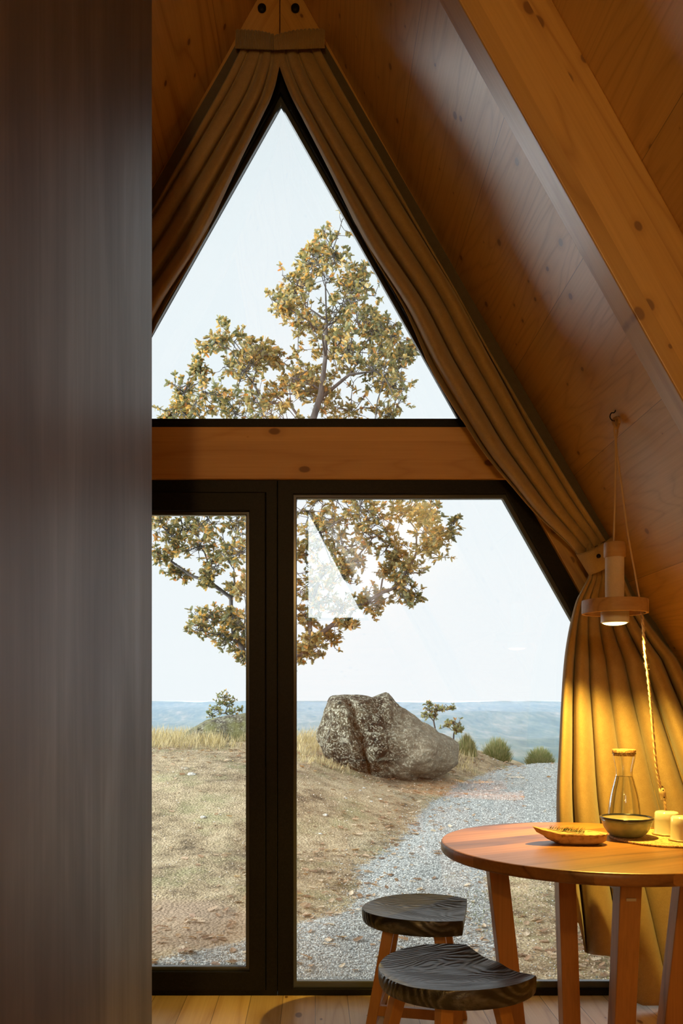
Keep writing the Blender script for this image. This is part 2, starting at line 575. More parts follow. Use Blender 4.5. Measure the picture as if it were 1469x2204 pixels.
# window_1: triangular upper light
def tri(ap, bot, xpad=0):
    h = (bot - ap) / 1.775
    return [P(AX - h, bot), P(AX, ap), P(AX + h, bot)]
w1 = tag(thing('window_1', (P(AX, 922)[0], D, P(AX, 922)[1])), kind='structure')
def rel(o, par):
    o.location = Vector(o.location) - Vector(par.location)
    return o
bm = bmesh.new()
ring_xz(bm, tri(top_in, 923), tri(197, 901), D, D + 0.10)
rel(bevel(bm_obj('window_frame', bm, M['black'], w1), 0.002), w1)
bm = bmesh.new()
ring_xz(bm, tri(195, 902), tri(214, 896), D + 0.025, D + 0.05)
rel(bevel(bm_obj('glazing_bead', bm, M['bead'], w1), 0.004, 3), w1)
bm = bmesh.new()
prism_xz(bm, tri(200, 900), D + 0.050, D + 0.056)
rel(bm_obj('pane', bm, M['glass'], w1), w1)

# door_1: opening leaf on the left; window_2: fixed glazing on the right
def quad(x0, y0, x1, y1): return [P(x0, y1), P(x0, y0), P(x1, y0), P(x1, y1)]
dr = tag(thing('door_1', (P(350, 2143)[0], D, 0)), kind='structure')
bm = bmesh.new()
ring_xz(bm, quad(128, 1033, 596, 2143), quad(150, 1060, 572, 2131), D, D + 0.10)
rel(bevel(bm_obj('door_frame', bm, M['black'], dr), 0.002), dr)
bm = bmesh.new()
ring_xz(bm, quad(151, 1061, 571, 2130), quad(188, 1100, 536, 2090), D - 0.012, D + 0.07)
rel(bevel(bm_obj('door_leaf', bm, M['black'], dr), 0.003), dr)
bm = bmesh.new()
ring_xz(bm, quad(186, 1098, 538, 2092), quad(195, 1107, 528, 2083), D + 0.012, D + 0.04)
rel(bevel(bm_obj('glazing_bead', bm, M['bead'], dr), 0.004, 3), dr)
bm = bmesh.new()
prism_xz(bm, quad(190, 1102, 533, 2088), D + 0.040, D + 0.046)
rel(bm_obj('pane', bm, M['glass'], dr), dr)

w2 = tag(thing('window_2', (P(1000, 2143)[0], D, 0)), kind='structure')
def rq(x0, y0, y1, dx):
    return [P(x0, y1), P(x0, y0), P(fx_right(y0) - dx, y0), P(fx_right(y1) - dx, y1)]
bm = bmesh.new()
ring_xz(bm, rq(597, 1033, 2143, 0), rq(631, 1062, 2130, 36), D, D + 0.10)
rel(bevel(bm_obj('window_frame', bm, M['black'], w2), 0.002), w2)
bm = bmesh.new()
ring_xz(bm, rq(629, 1060, 2131, 34), rq(638, 1070, 2116, 45), D + 0.02, D + 0.05)
rel(bevel(bm_obj('glazing_bead', bm, M['bead'], w2), 0.004, 3), w2)
bm = bmesh.new()
prism_xz(bm, rq(633, 1065, 2122, 40), D + 0.050, D + 0.056)
rel(bm_obj('pane', bm, M['glass'], w2), w2)
# wooden infill left of the door
bm = bmesh.new()
prism_xz(bm, [P(fx_left(2143), 2143), P(fx_left(1120), 1120), P(126, 1120), P(126, 2143)], D + 0.01, D + 0.09)
tag(bm_obj('wall_front', bm, M['beam']), kind='structure')

# the far gable behind the camera: solid on the left, glazed on the right
yb0, yb1 = YB, YB + 0.12
bm = bmesh.new()
prism_xz(bm, [(xl(0), 0), (XA - 0.005, 0), (XA - 0.005, ZA - 0.01), (XA - 0.02, ZA - 0.02)], yb0, yb1)
prism_xz(bm, [(XA - 0.005, 0), (xr(0), 0), (xr(2.36), 2.36), (XA - 0.005, 2.36)], yb0, yb1)
tag(bm_obj('wall_back', bm, M['beam']), kind='structure')
w3 = tag(thing('window_3', (0, YB, 2.36)), kind='structure')
def backtri(a):
    return [(XA - 0.003 + a, 2.36 + a), (XA - 0.003 + a, ZA - 0.15 - 2.6 * a), (xr(2.36) - 0.1 - 1.6 * a, 2.36 + a)]
bm = bmesh.new()
ring_xz(bm, backtri(0), backtri(0.045), YB + 0.02, YB + 0.11)
rel(bm_obj('window_frame', bm, M['black'], w3), w3)
bm = bmesh.new()
prism_xz(bm, [(xr(2.36) - 0.09, 2.36), (XA - 0.002, ZA - 0.16), (XA - 0.002, ZA), (xr(2.36), 2.36)], YB, YB + 0.12)
tag(bm_obj('trim_6', bm, M['beam']), kind='structure')
bm = bmesh.new()
prism_xz(bm, backtri(0.03), YB + 0.06, YB + 0.066)
rel(bm_obj('pane', bm, M['glass'], w3), w3)

# dark clad volume on the left of the camera
XM, YM = -351 * 2.3 / F, 2.3
bm = bmesh.new()
zt = EYE + (XM - XL0) * SL
prism_xz(bm, [(XM, 0), (XM, zt - 0.004), (xl(0.02) + 0.02, 0.02), (xl(0) + 0.02, 0)], YB + 0.13, YM)
o = bevel(tag(bm_obj('wall_partition', bm, M['steel']), kind='structure'), 0.0025, 2)

# ------------------------------------------------------------------ curtains
def interp(pts, t):
    if t <= pts[0][0]: return pts[0][1]
    for (a, va), (b, vb) in zip(pts, pts[1:]):
        if t <= b:
            return va + (vb - va) * (t - a) / (b - a)
    return pts[-1][1]

INNER = [(100, 597), (135, 600), (200, 624), (261, 655), (368, 710), (530, 790), (665, 869), (790, 925), (900, 991), (975, 1040), (1047, 1100), (1110, 1155), (1165, 1215), (1196, 1243)]
def smooth_curve(pts, n):
    c = catmull([Vector((p[1], p[0], 0)) for p in pts], 10)
    L = [0]
    for a, b in zip(c, c[1:]): L.append(L[-1] + (b - a).length)
    out = []
    k = 0
    for i in range(n):
        s = L[-1] * i / (n - 1)
        while k < len(L) - 2 and L[k + 1] < s: k += 1
        f = (s - L[k]) / max(L[k + 1] - L[k], 1e-9)
        out.append(c[k].lerp(c[k + 1], f))
    return out

def curtain(side):
    mir = lambda x: x if side > 0 else 2 * AX - x
    lab = ('brown pleated curtain drawn right of the gable window and tied back beside the hanging lamp' if side > 0 else
           'brown pleated curtain on the left slope of the gable window, running behind the dark wall')
    root = thing('curtain', (px(mir(1290), 2170, 3.3).x, 3.3, 0), 0, lab, 'curtain')
    nt, ns = 120, 300
    inn = smooth_curve(INNER, nt)
    if side < 0:   # the left curtain hangs a little further over the slope
        inn = [Vector((q.x - (4 + 10 * math.sin(min(i / nt, 1) * math.pi)) * (1 if i > 8 else i / 8), q.y, 0)) for i, q in enumerate(inn)]
    if side < 0:
        inn = [Vector((q.x + 8 * max(0, 1 - i / 12), q.y, 0)) for i, q in enumerate(inn)]
    out0 = [Vector((697, 92, 0)), Vector((1312, 1158, 0))]
    V, Fc = [], []
    nf = 4.0
    for i in range(nt):
        t = i / (nt - 1)
        a = inn[i]
        b = out0[0].lerp(out0[1], t ** 1.02)
        # near tieback the width gathers
        for j in range(ns):
            s = j / (ns - 1)
            pp = nf * s ** (0.92 + 0.25 * t) + 0.18 * math.sin(2.1 * t * math.pi + 1.0) + 0.12 * math.sin(5 * t + s * 4)
            s2 = s if s > 0.83 or s < 0.04 else s - 0.45 * math.sin(2 * math.pi * pp) / (2 * math.pi * nf) * min(1, (s - 0.04) / 0.05, (0.83 - s) / 0.05) * (0.5 + 0.5 * min(1, t * 4))
            q = a.lerp(b, s2)
            # fold phase wanders along the length
            ph = 0.18 * math.sin(2.1 * t * math.pi + 1.0) + 0.12 * math.sin(5 * t + s * 4)
            sw = s ** (0.92 + 0.25 * t)
            gap = 0.30 + 0.14 * math.sin(6.3 * s + 1.7 * t)
            fo = max(0.0, (abs(math.sin(math.pi * (nf * sw + ph))) - gap) / (1 - gap)) ** 0.55 * (0.8 + 0.2 * math.sin(7 * sw + 2 * t))
            amp = interp([(0, 0.008), (0.06, 0.040), (0.4, 0.105), (0.8, 0.095), (0.95, 0.030), (1, 0.014)], t)
            if s > 0.83: fo = fo * max(0.0, 1 - (s - 0.83) / 0.02) - 0.12 * min(1, (s - 0.83) / 0.02)          # flat margin against the roof
            if s < 0.06: fo = fo * (s / 0.06) ** 0.5 + 0.35 * (1 - s / 0.06)
            Y = 3.385 - amp * (0.1 + fo) * 1.15 - 0.02
            n = noise.noise(Vector((s * 6, t * 9, side * 3.0))) * 0.006
            V.append(px(mir(q.x), q.y, Y + n))
    for i in range(nt - 1):
        for j in range(ns - 1):
            k = i * ns + j
            Fc.append((k, k + 1, k + ns + 1, k + ns))
    nup = (nt - 1) * (ns - 1)
    # lower, free hanging part
    nt2, ns2 = 120, 380
    INL = [(1196, 1262), (1235, 1268), (1270, 1252), (1300, 1238), (1370, 1222), (1450, 1212), (1600, 1204), (1750, 1198), (1976, 1206)]
    base = len(V)
    inl = [(p[0], p[1]) for p in INL]
    cc = catmull([Vector((p[1], p[0], 0)) for p in inl], 8)
    tab = [(c.y, c.x) for c in cc]
    def hem(s): return interp([(0, 1974), (0.055, 1986), (0.075, 2050), (0.16, 2058), (0.2, 2140), (0.26, 2164), (1, 2166)], s)
    for i in range(nt2):
        t = i / (nt2 - 1)
        for j in range(ns2):
            s = j / (ns2 - 1)
            y = 1172 + (hem(s) - 1172) * t - (1 - t) ** 6 * 26 * s
            xi = interp(tab, max(y, 1196))
            xo = 678 + 858 + (y - CY) / SL * 1.02 - 6
            xo = min(xo, xi + (xo - xi) * (0.58 + 0.42 * min(1, t * 4)))
            ph = 0.15 * math.sin(3 * t) + 0.15 * math.sin(s * 5 + 0.6)
            sw = s ** 0.9
            gap = 0.20 + 0.12 * math.sin(8.0 * s + 2.0)
            fo = max(0.0, (abs(math.sin(math.pi * (7.5 * sw + ph))) - gap) / (1 - gap)) ** 0.6 * (0.75 + 0.25 * math.sin(9 * sw + 1))
            amp = interp([(0, 0.012), (0.08, 0.035), (0.3, 0.10), (0.7, 0.125), (1, 0.115)], t)
            if s > 0.9: fo *= max(0, 1 - (s - 0.9) / 0.05)
            pp = 7.5 * sw + ph
            s2 = s - 0.45 * math.sin(2 * math.pi * pp) / (2 * math.pi * 7.5) * min(1, s / 0.05, max(0, (0.9 - s) / 0.05))
            x = xi + (xo - xi) * s2
            Y = 3.365 - amp * fo * 1.25 + 0.02 * s
            Y += noise.noise(Vector((s * 9, t * 5, side * 7.0))) * 0.012 * t
            q = px(mir(x), y, Y)
            q.z = max(q.z, 0.006)
            V.append(q)
    for i in range(nt2 - 1):
        for j in range(ns2 - 1):
            k = base + i * ns2 + j
            Fc.append((k, k + 1, k + ns2 + 1, k + ns2))
    V = [v - Vector(root.location) for v in V]
    marg = [f for k, f in enumerate(Fc) if (k < nup and k % (ns - 1) >= 0.84 * ns) or (k >= nup and (k - nup) % (ns2 - 1) >= 0.90 * ns2)]  # faces of the roof-side margin, given a darker cloth colour
    ls = set(marg)
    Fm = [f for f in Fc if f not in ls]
    def sub(faces):
        ids = sorted({i for f in faces for i in f}); mp = {a: b for b, a in enumerate(ids)}
        return [V[i] for i in ids], [tuple(mp[i] for i in f) for f in faces]
    v1, f1 = sub(marg)
    o = link_mesh('dark_margin', v1, f1, M['dark_margin'], root, True)
    o['label'] = 'dark grey margin along the roof side'
    V, Fc = sub(Fm)
    o = link_mesh('curtain_cloth', V, Fc, M['curtain'], root, True)
    sm = o.modifiers.new('thickness', 'SOLIDIFY'); sm.thickness = 0.0025
    # gathered heading tape
    V, Fc = [], []
    n, m = 420, 14
    x0, x1 = (590, 697) if side > 0 else (604, 697)
    for i in range(m):
        v = i / (m - 1)
        for j in range(n):
            u = j / (n - 1)
            x = x0 + (x1 - x0) * u
            yt = 64 + 15 * (1 - u) ** 3 + 1.6 * math.sin(u * 78)
            yb = 108 - 4 * u
            y = yt + (yb - yt) * v
            w = 0.011 * abs(math.sin(u * 78 + 0.8 * math.sin(v * 3 + u * 9))) + 0.006 * math.sin(v * math.pi)
            Y = 3.338 - w - (0.006 if side > 0 else 0.0)
            V.append(px(mir(x) if side > 0 else mir(x) - 2, y, Y) - Vector(root.location))
    for i in range(m - 1):
        for j in range(n - 1):
            k = i * n + j
            Fc.append((k, k + 1, k + n + 1, k + n))
    o = link_mesh('heading_tape', V, Fc, M['tape'], root, True)
    sm = o.modifiers.new('thickness', 'SOLIDIFY'); sm.thickness = 0.004
    # tieback band
    V, Fc = [], []
    n, m = 40, 12
    tl, tr_, bl, br = Vector((1240, 1192, 0)), Vector((1318, 1153, 0)), Vector((1268, 1237, 0)), Vector((1338, 1192, 0))
    for i in range(m):
        v = i / (m - 1)
        for j in range(n):
            u = j / (n - 1)
            a = tl.lerp(tr_, u); b = bl.lerp(br, u)
            q = a.lerp(b, v)
            q.y += 8 * math.sin(u * math.pi)
            bulge = 0.075 * math.sin(math.pi * min(1, u * 0.85 + 0.12)) + 0.006 * math.sin(v * math.pi)
            V.append(px(mir(q.x), q.y, 3.36 - bulge) - Vector(root.location))
    for i in range(m - 1):
        for j in range(n - 1):
            k = i * n + j
            Fc.append((k, k + 1, k + n + 1, k + n))
    tb = link_mesh('tieback', V, Fc, M['curtain'], root, True)
    sm = tb.modifiers.new('thickness', 'SOLIDIFY'); sm.thickness = 0.004
    b = lathe([(0, 0), (0.006, 0.0005), (0.0085, 0.002), (0.0085, 0.004), (0, 0.004)], 20)
    o = bm_obj('button', b, M['black'], tb, True)
    o.location = px(mir(1287), 1197, 3.262) - Vector(root.location)
    o.rotation_euler = (math.pi / 2 * -1 if False else math.pi / 2, 0, 0)
    o['label'] = 'dark round button'
    return root
curtain(1)
curtain(-1)

# ------------------------------------------------------------------ round table
TC = Vector((0.872, 2.665, 0))
table = thing('round_table', TC, 0, 'round reddish brown wooden table with thick top and four splayed square legs', 'table')
bm = lathe([(0, 0.714), (0.462, 0.714), (0.468, 0.718), (0.471, 0.724), (0.471, 0.744), (0.468, 0.749), (0.464, 0.750), (0, 0.750)], 128)
top = bm_obj('table_top', bm, M['table_top'], table)
bpy.context.view_layer.update()
for pz in top.data.polygons: pz.use_smooth = abs(pz.normal.z) < 0.95
for k, (dx, dy) in enumerate(((-1, 0), (0, -1), (0, 1), (1, 0))):
    r0, r1 = 0.305, 0.225
    bm = bmesh.new()
    tapered_box(bm, (dx * r0, dy * r0, 0.714), (dx * r1, dy * r1, 0.0), 0.060, 0.060)
    lg = bevel(bm_obj('leg', bm, M['table_leg'], table), 0.003)
    if (dx, dy) == (0, -1):
        plq = bmesh.new()
        prism_xz(plq, [(-0.0135, 0.646), (-0.0135, 0.654), (0.0135, 0.654), (0.0135, 0.646)], -0.3312, -0.3265)
        o = bm_obj('plate', plq, simple('pale_metal_plate', (0.62, 0.56, 0.48), 0.45, 0.3), lg)
        o['label'] = 'small pale metal plate'
# crossed rails under the top
bm = bmesh.new()
tapered_box(bm, (-0.27, 0, 0.68), (0.27, 0, 0.68), 0.0, 0.0)
bm.free()
bm = bmesh.new()
for ang in (0, math.pi / 2):
    c, s = math.cos(ang), math.sin(ang)
    pts = [(c * a - s * b, s * a + c * b) for a, b in ((-0.27, -0.02), (0.27, -0.02), (0.27, 0.02), (-0.27, 0.02))]
    prism_xy(bm, pts, 0.66 + 0.001 * ang, 0.713 + 0.0005 * ang)
bm_obj('rail', bm, M['table_leg'], table)

# ------------------------------------------------------------------ stools
def seat_bm():
    """D-shaped dished seat; straight edge towards +X"""
    bm = bmesh.new()
    nr, na = 18, 96
    a, b, cut = 0.225, 0.205, 0.140
    def rim(th):
        c, s = math.cos(th), math.sin(th)
        r = 1 / math.sqrt((c / a) ** 2 + (s / b) ** 2)
        if r * c > cut:
            r = cut / c
        return r
    ths = [2 * math.pi * k / na for k in range(na)]
    cth = math.acos(1)  # exact corners of the cut
    cy = b * math.sqrt(1 - (cut / a) ** 2)
    cor = math.atan2(cy, cut)
    for sgn in (1, -1):
        k = min(range(na), key=lambda i: abs((ths[i] - sgn * cor + math.pi) % (2 * math.pi) - math.pi))
        ths[k] = (sgn * cor) % (2 * math.pi)
    def topz(x, y, f):
        d = 0.020 * (1 - f ** 2.2)
        sag = 0.010 * max(0.0, 1 - (y / 0.15) ** 2) * max(0.0, min(1.0, (x + 0.02) / 0.14))
        ridge = 0.006 * math.exp(-(y / 0.035) ** 2) * max(0, min(1, (x - 0.02) / 0.1))
        lift = 0.008 * max(0, (abs(y) - 0.08) / 0.12)
        return 0.452 - d - sag + ridge + lift
    c0 = bm.verts.new((0, 0, topz(0, 0, 0)))
    rings = []
    for i in range(1, nr + 1):
        f = i / nr
        ring = []
        for th in ths:
            R = rim(th)
            x, y = R * f * math.cos(th), R * f * math.sin(th)
            ring.append(bm.verts.new((x, y, topz(x, y, f))))
        rings.append(ring)
    # side wall
    last = rings[-1]
    for dz, sc_ in ((0.004, 1.012), (0.024, 1.012), (0.040, 1.0), (0.046, 0.985)):
        rings.append([bm.verts.new((v.co.x * sc_, v.co.y * sc_, (0.452 - dz) if dz > 0.01 else v.co.z - dz)) for v in last])
    for k in range(na):
        bm.faces.new((c0, rings[0][k], rings[0][(k + 1) % na]))
    for i in range(len(rings) - 1):
        for k in range(na):
            k2 = (k + 1) % na
            bm.faces.new((rings[i][k], rings[i + 1][k], rings[i + 1][k2], rings[i][k2]))
    bm.faces.new(rings[-1])
    return bm
def stool(loc, rz, label):
    t = thing('stool', loc, rz, label, 'stool', 'black seated wooden stools by the round table')
    s = bm_obj('seat', seat_bm(), M['seat'], t, True)
    mm = s.modifiers.new('edges', 'EDGE_SPLIT'); mm.split_angle = math.radians(38)
    for sx, sy in ((-1, -1), (-1, 1), (1, -1), (1, 1)):
        bm = bmesh.new()
        tapered_box(bm, (sx * 0.085 - 0.03, sy * 0.105, 0.412), (sx * 0.155 - 0.03, sy * 0.185, 0.0), 0.040, 0.034, 0.034, 0.030)
        bevel(bm_obj('leg', bm, M['stool_leg'], t), 0.003)
    for sy in (-1, 1):
        bm = bmesh.new()
        prism_xy(bm, [(-0.15, sy * 0.158 - 0.010), (0.09, sy * 0.158 - 0.010), (0.09, sy * 0.158 + 0.010), (-0.15, sy * 0.158 + 0.010)], 0.115, 0.15)
        bevel(bm_obj('stretcher', bm, M['stool_leg'], t), 0.002)
    for sx in (-1, 1):
        bm = bmesh.new()
        x = sx * 0.133 - 0.03
        prism_xy(bm, [(x - 0.009, -0.155), (x + 0.009, -0.155), (x + 0.009, 0.155), (x - 0.009, 0.155)], 0.075, 0.115)
        bevel(bm_obj('stretcher', bm, M['stool_leg'], t), 0.002)
    return t
def stool_at(mid, ang, label):
    c, s = math.cos(ang), math.sin(ang)
    stool((mid[0] - 0.14 * c, mid[1] - 0.14 * s, 0), ang, label)
stool_at((0.527, 2.43), math.radians(25), 'nearer black stool, its dished D-shaped seat turned to the table legs')
stool_at((0.532, 3.01), math.radians(-12.5), 'farther black stool standing closer to the glass, with swirling grain on its seat')

# ------------------------------------------------------------------ hanging lamp
LX, LY = 1.0, 2.81
rope_m = simple('tan_cotton_rope', (0.62, 0.44, 0.28), 0.85)
lamp = thing('hanging_lamp', (LX - 0.005, LY, 1.455), 0, 'slim pendant lamp with wooden cap, beige tube, wooden ring and glowing round bulb', 'lamp')
lx0 = (1320 - CX) * LY / F - lamp.location.x
def lz(y): return EYE - (y - CY) * LY / F - lamp.location.z
tube_x = (1322 - CX) * LY / F - lamp.location.x
r_ = lambda w: w * LY / F / 2
def lobj(name, prof, mat, x=0.0, smooth=True, n=64):
    o = bm_obj(name, lathe(prof, n), mat, lamp, smooth)
    o.location = (x, 0, 0)
    m = o.modifiers.new('edges', 'EDGE_SPLIT'); m.split_angle = math.radians(40)
    return o
capr = r_(45)
lobj('cap', [(0, lz(1168)), (capr - 0.002, lz(1168)), (capr, lz(1170)), (capr, lz(1198)), (capr - 0.002, lz(1200)), (0, lz(1200))], M['lamp_wood'], tube_x)
tr2_ = r_(39)
linen = cloth('linen_wrap', (0.62, 0.50, 0.38), (0.72, 0.60, 0.47))
lobj('tube', [(0, lz(1196)), (tr2_, lz(1198)), (tr2_, lz(1306)), (0, lz(1306))], linen, tube_x)
ro, ri = r_(137), r_(125)
o = bm_obj('ring', lathe([(ro, lz(1292)), (ro, lz(1321)), (ri, lz(1321)), (ri, lz(1292))], 96, True), M['lamp_wood'], lamp)
m = o.modifiers.new('bevel', 'BEVEL'); m.width = 0.0015; m.segments = 2; m.limit_method = 'ANGLE'
bm = bmesh.new()
zc = (lz(1300) + lz(1312)) / 2
prism_xy(bm, [(-ri - 0.003, -0.011), (ri + 0.003, -0.011), (ri + 0.003, 0.011), (-ri - 0.003, 0.011)], zc - 0.007, zc + 0.007)
bevel(bm_obj('crossbar', bm, M['lamp_wood'], lamp), 0.001)
sr = r_(58)
lobj('socket', [(0, lz(1300)), (sr - 0.003, lz(1300)), (sr, lz(1303)), (sr, lz(1340)), (sr - 0.004, lz(1341)), (sr - 0.005, lz(1338)), (0, lz(1338))],
     simple('white_ceramic_socket', (0.72, 0.68, 0.60), 0.45), 0.0)
em = NT('glowing_bulb')
em.base((1, 0.8, 0.4)); em.bsdf.inputs['Emission Color'].default_value = (1.0, 0.72, 0.22, 1); em.bsdf.inputs['Emission Strength'].default_value = 5.0
lobj('bulb', [(0, lz(1338))] + [((sr - 0.0055) * math.cos(a), lz(1340) - 0.0095 * math.sin(a)) for a in [math.pi / 2 * k / 12 for k in range(13)]], em.m, 0.0)
sp = add_light('lamp_light', 'SPOT', (0, 0, lz(1349)), SPOT_W, (1.0, 0.62, 0.095), spot_size=math.radians(142), spot_blend=0.4, shadow_soft_size=0.02)
sp.parent = lamp
# hook and rope
hz = EYE + (XR0 - 1.0) * SL
hook = thing('ceiling_hook', (0.995, LY, hz), 0, 'small dark metal screw hook in the sloping ceiling holding the rope', 'hook')
hp = [Vector((0.008, 0, 0.03)), Vector((0.0, 0, 0.0)), Vector((-0.012, 0, -0.004)), Vector((-0.016, 0, -0.018)), Vector((-0.006, 0, -0.03)), Vector((0.008, 0, -0.026)), Vector((0.014, 0, -0.014))]
V, Fc = tube(catmull(hp, 6), 0.0019, 8)
link_mesh('hook_wire', V, Fc, M['black'], hook, True)
def W(x, y, Y): return px(x, y, Y)
strand1 = catmull([W(1324, 903, LY), W(1321, 925, LY), W(1324, 960, LY - 0.002), W(1323, 1050, LY - 0.003), W(1320, 1168, LY - 0.002)], 8)
strand2 = [W(1326, 903, LY), W(1328, 925, LY), W(1325, 955, LY), W(1333, 1020, LY), W(1345, 1110, LY), W(1354, 1170, LY), W(1367, 1240, LY), W(1376, 1292, LY), W(1379, 1305, LY)]
strand2 = catmull(strand2, 8)
rope = thing('lamp_rope', W(1325, 900, LY), 0, 'tan rope looped over the ceiling hook, carrying the lamp and running past its ring', 'rope')
for st in (strand1, strand2):
    V, Fc = tube([p - Vector(rope.location) for p in st], 0.0031, 8)
    link_mesh('strand', V, Fc, rope_m, rope, True)
kp = [Vector((0.010 * math.cos(a), 0.006 * math.sin(2 * a), -0.016 - 0.018 * math.sin(a))) for a in [2 * math.pi * k / 16 for k in range(17)]]
V, Fc = tube(kp, 0.0048, 8)
link_mesh('knot', V, Fc, rope_m, rope, True)
# twisted flex from the ring down to the switch, behind the cups
cordp = catmull([W(1379, 1300, LY), W(1383, 1345, LY), W(1387, 1400, LY), W(1395, 1470, LY), W(1400, 1520, LY), W(1406, 1590, LY), W(1412, 1650, LY), W(1420, 1694, LY)], 14)
cordp2 = catmull([W(1429, 1722, LY), W(1431, 1740, LY + 0.03), W(1433, 1765, LY + 0.06), W(1440, 1788, LY + 0.075)], 8)
cord = thing('power_cord', W(1379, 1300, LY), 0, 'fuzzy twisted cord hanging from the lamp ring with an inline switch', 'cord')
root_l = Vector(cord.location)
for path, nm in ((cordp, 'flex'), (cordp2, 'flex')):
    V, Fc = [], []
    for off in (0, math.pi):
        pth = []
        for i, p in enumerate(path):
            a = i * 0.9 + off
            pth.append(p - root_l + Vector((0.0022 * math.cos(a), 0.0022 * math.sin(a), 0)))
        tube(pth, 0.0029, 6, V, Fc)
    ob = link_mesh(nm, V, Fc, rope_m, cord, True)
# fluff on the cord
V, Fc = [], []
for i in range(700):
    p = random.choice(cordp) - root_l
    a = random.uniform(0, 6.28); l = random.uniform(0.004, 0.010)
    d = Vector((math.cos(a), math.sin(a), random.uniform(-0.5, 0.5))).normalized()
    b = len(V)
    V += [p + d * 0.003, p + d * l + Vector((0, 0, 0.00018)), p + d * l - Vector((0, 0, 0.00018))]
    Fc.append((b, b + 1, b + 2))
tag(link_mesh('fluff', V, Fc, rope_m, cord), kind='stuff')
bm = bmesh.new()
bmesh.ops.create_cube(bm, size=1)
bmesh.ops.scale(bm, vec=(0.021, 0.016, 0.050), verts=bm.verts)
bmesh.ops.bevel(bm, geom=bm.edges[:], offset=0.006, segments=4, affect='EDGES')
sw = bm_obj('switch', bm, simple('clear_switch', (0.62, 0.46, 0.30), 0.15, 0.0, Transmission_Weight=0.35), cord, True)
sw.location = W(1425, 1708, LY) - root_l
sw.rotation_euler = (0, math.radians(-8), 0)
for dz in (-0.012, 0.012):
    o = bm_obj('screw', lathe([(0, 0), (0.0022, 0), (0.0022, 0.001), (0, 0.001)], 12), M['black'], sw)
    o.location = (0, -0.0085, dz); o.rotation_euler = (math.pi / 2, 0, 0)

# ------------------------------------------------------------------ things on the table
TZ = 0.7503
def on_table(x, y, h=0.0):
    Y = F * (EYE - TZ - h) / (y - CY)
    return Vector(((x - CX) * Y / F, Y, TZ + h))
def cork_mat():
    t = NT('cork_granules')
    v = t.coord()
    a = t.voro(t.mapping(v, scale=(220, 220, 220)), 1.0, out='Color')
    b = t.noise(t.mapping(v, scale=(90, 90, 90)), 1.0, 4)
    sepc = t.node('ShaderNodeSeparateColor'); t.l.new(a, sepc.inputs[0])
    f = t.math('ADD', t.math('MULTIPLY', sepc.outputs[0], 0.5), t.math('MULTIPLY', b, 0.5))
    t.base(t.ramp(f, [(0.25, (0.20, 0.10, 0.04)), (0.5, (0.48, 0.29, 0.13)), (0.8, (0.62, 0.42, 0.22))]))
    t.p(Roughness=0.85)
    t.bump(b, 0.5, 0.002)
    return t.m
M['cork'] = cork_mat()
bark = NT('cork_bark')
v = bark.coord()
bb = bark.noise(bark.mapping(v, scale=(60, 60, 60)), 1.0, 5, 0.65)
b3 = bark.noise(bark.mapping(v, scale=(14, 14, 40)), 1.0, 4, 0.6)
sz = bark.node('ShaderNodeSeparateXYZ'); bark.l.new(bark.node('ShaderNodeNewGeometry').outputs['Normal'], sz.inputs[0])
bark.base(bark.ramp(bark.math('MULTIPLY_ADD', b3, 0.5, bark.math('MULTIPLY', bb, 0.5)), [(0.36, (0.14, 0.06, 0.02)), (0.46, (0.48, 0.29, 0.13)), (0.75, (0.66, 0.46, 0.25))]))
bark.p(Roughness=0.85)
bark.bump(bark.math('ADD', bb, b3), 0.8, 0.004)

# cork mat
mc = on_table(1432, 1806)
tag_mat = tag(bm_obj('cork_mat', lathe([(0, 0), (0.172, 0), (0.174, 0.002), (0.174, 0.005), (0.172, 0.007), (0, 0.007)], 96), M['cork']),
              'thin round cork mat under the bowl and the cups', 'mat')
tag_mat.location = mc
MT = 0.0073
# bowl
bp = on_table(1348, 1800, MT)
bowl = thing('enamel_bowl', bp, 0, 'green enamel bowl with cream inside and dark rim', 'bowl')
R = 0.084
prof = [(0, 0.002), (0.042, 0.001), (0.050, 0.004), (0.062, 0.014), (0.073, 0.031), (0.078, 0.048), (0.080, 0.060), (0.080, 0.060)]
inner = [(0.078, 0.060), (0.076, 0.048), (0.071, 0.032), (0.060, 0.016), (0.048, 0.007), (0, 0.005)]
green = NT('green_enamel')
gn = green.noise(green.mapping(green.coord(), scale=(30, 30, 30)), 1.0, 3)
green.base(green.mix(green.rng(gn, 0.3, 0.7), (0.19, 0.225, 0.135), (0.29, 0.33, 0.21)))
green.p(Roughness=0.18)
bm_obj('shell', lathe(prof, 72), green.m, bowl, True)
bm_obj('inside', lathe(inner[::-1], 72), simple('cream_enamel', (0.74, 0.67, 0.52), 0.2), bowl, True)
rimp = [(0.079 + 0.0050 * math.cos(a) + 0.001, 0.061 + 0.0036 * math.sin(a)) for a in [2 * math.pi * k / 10 for k in range(10)]]
bm_obj('rim', lathe(rimp, 72, True), simple('dark_enamel_rim', (0.012, 0.014, 0.03), 0.15), bowl, True)['label'] = 'dark blue enamel rim'
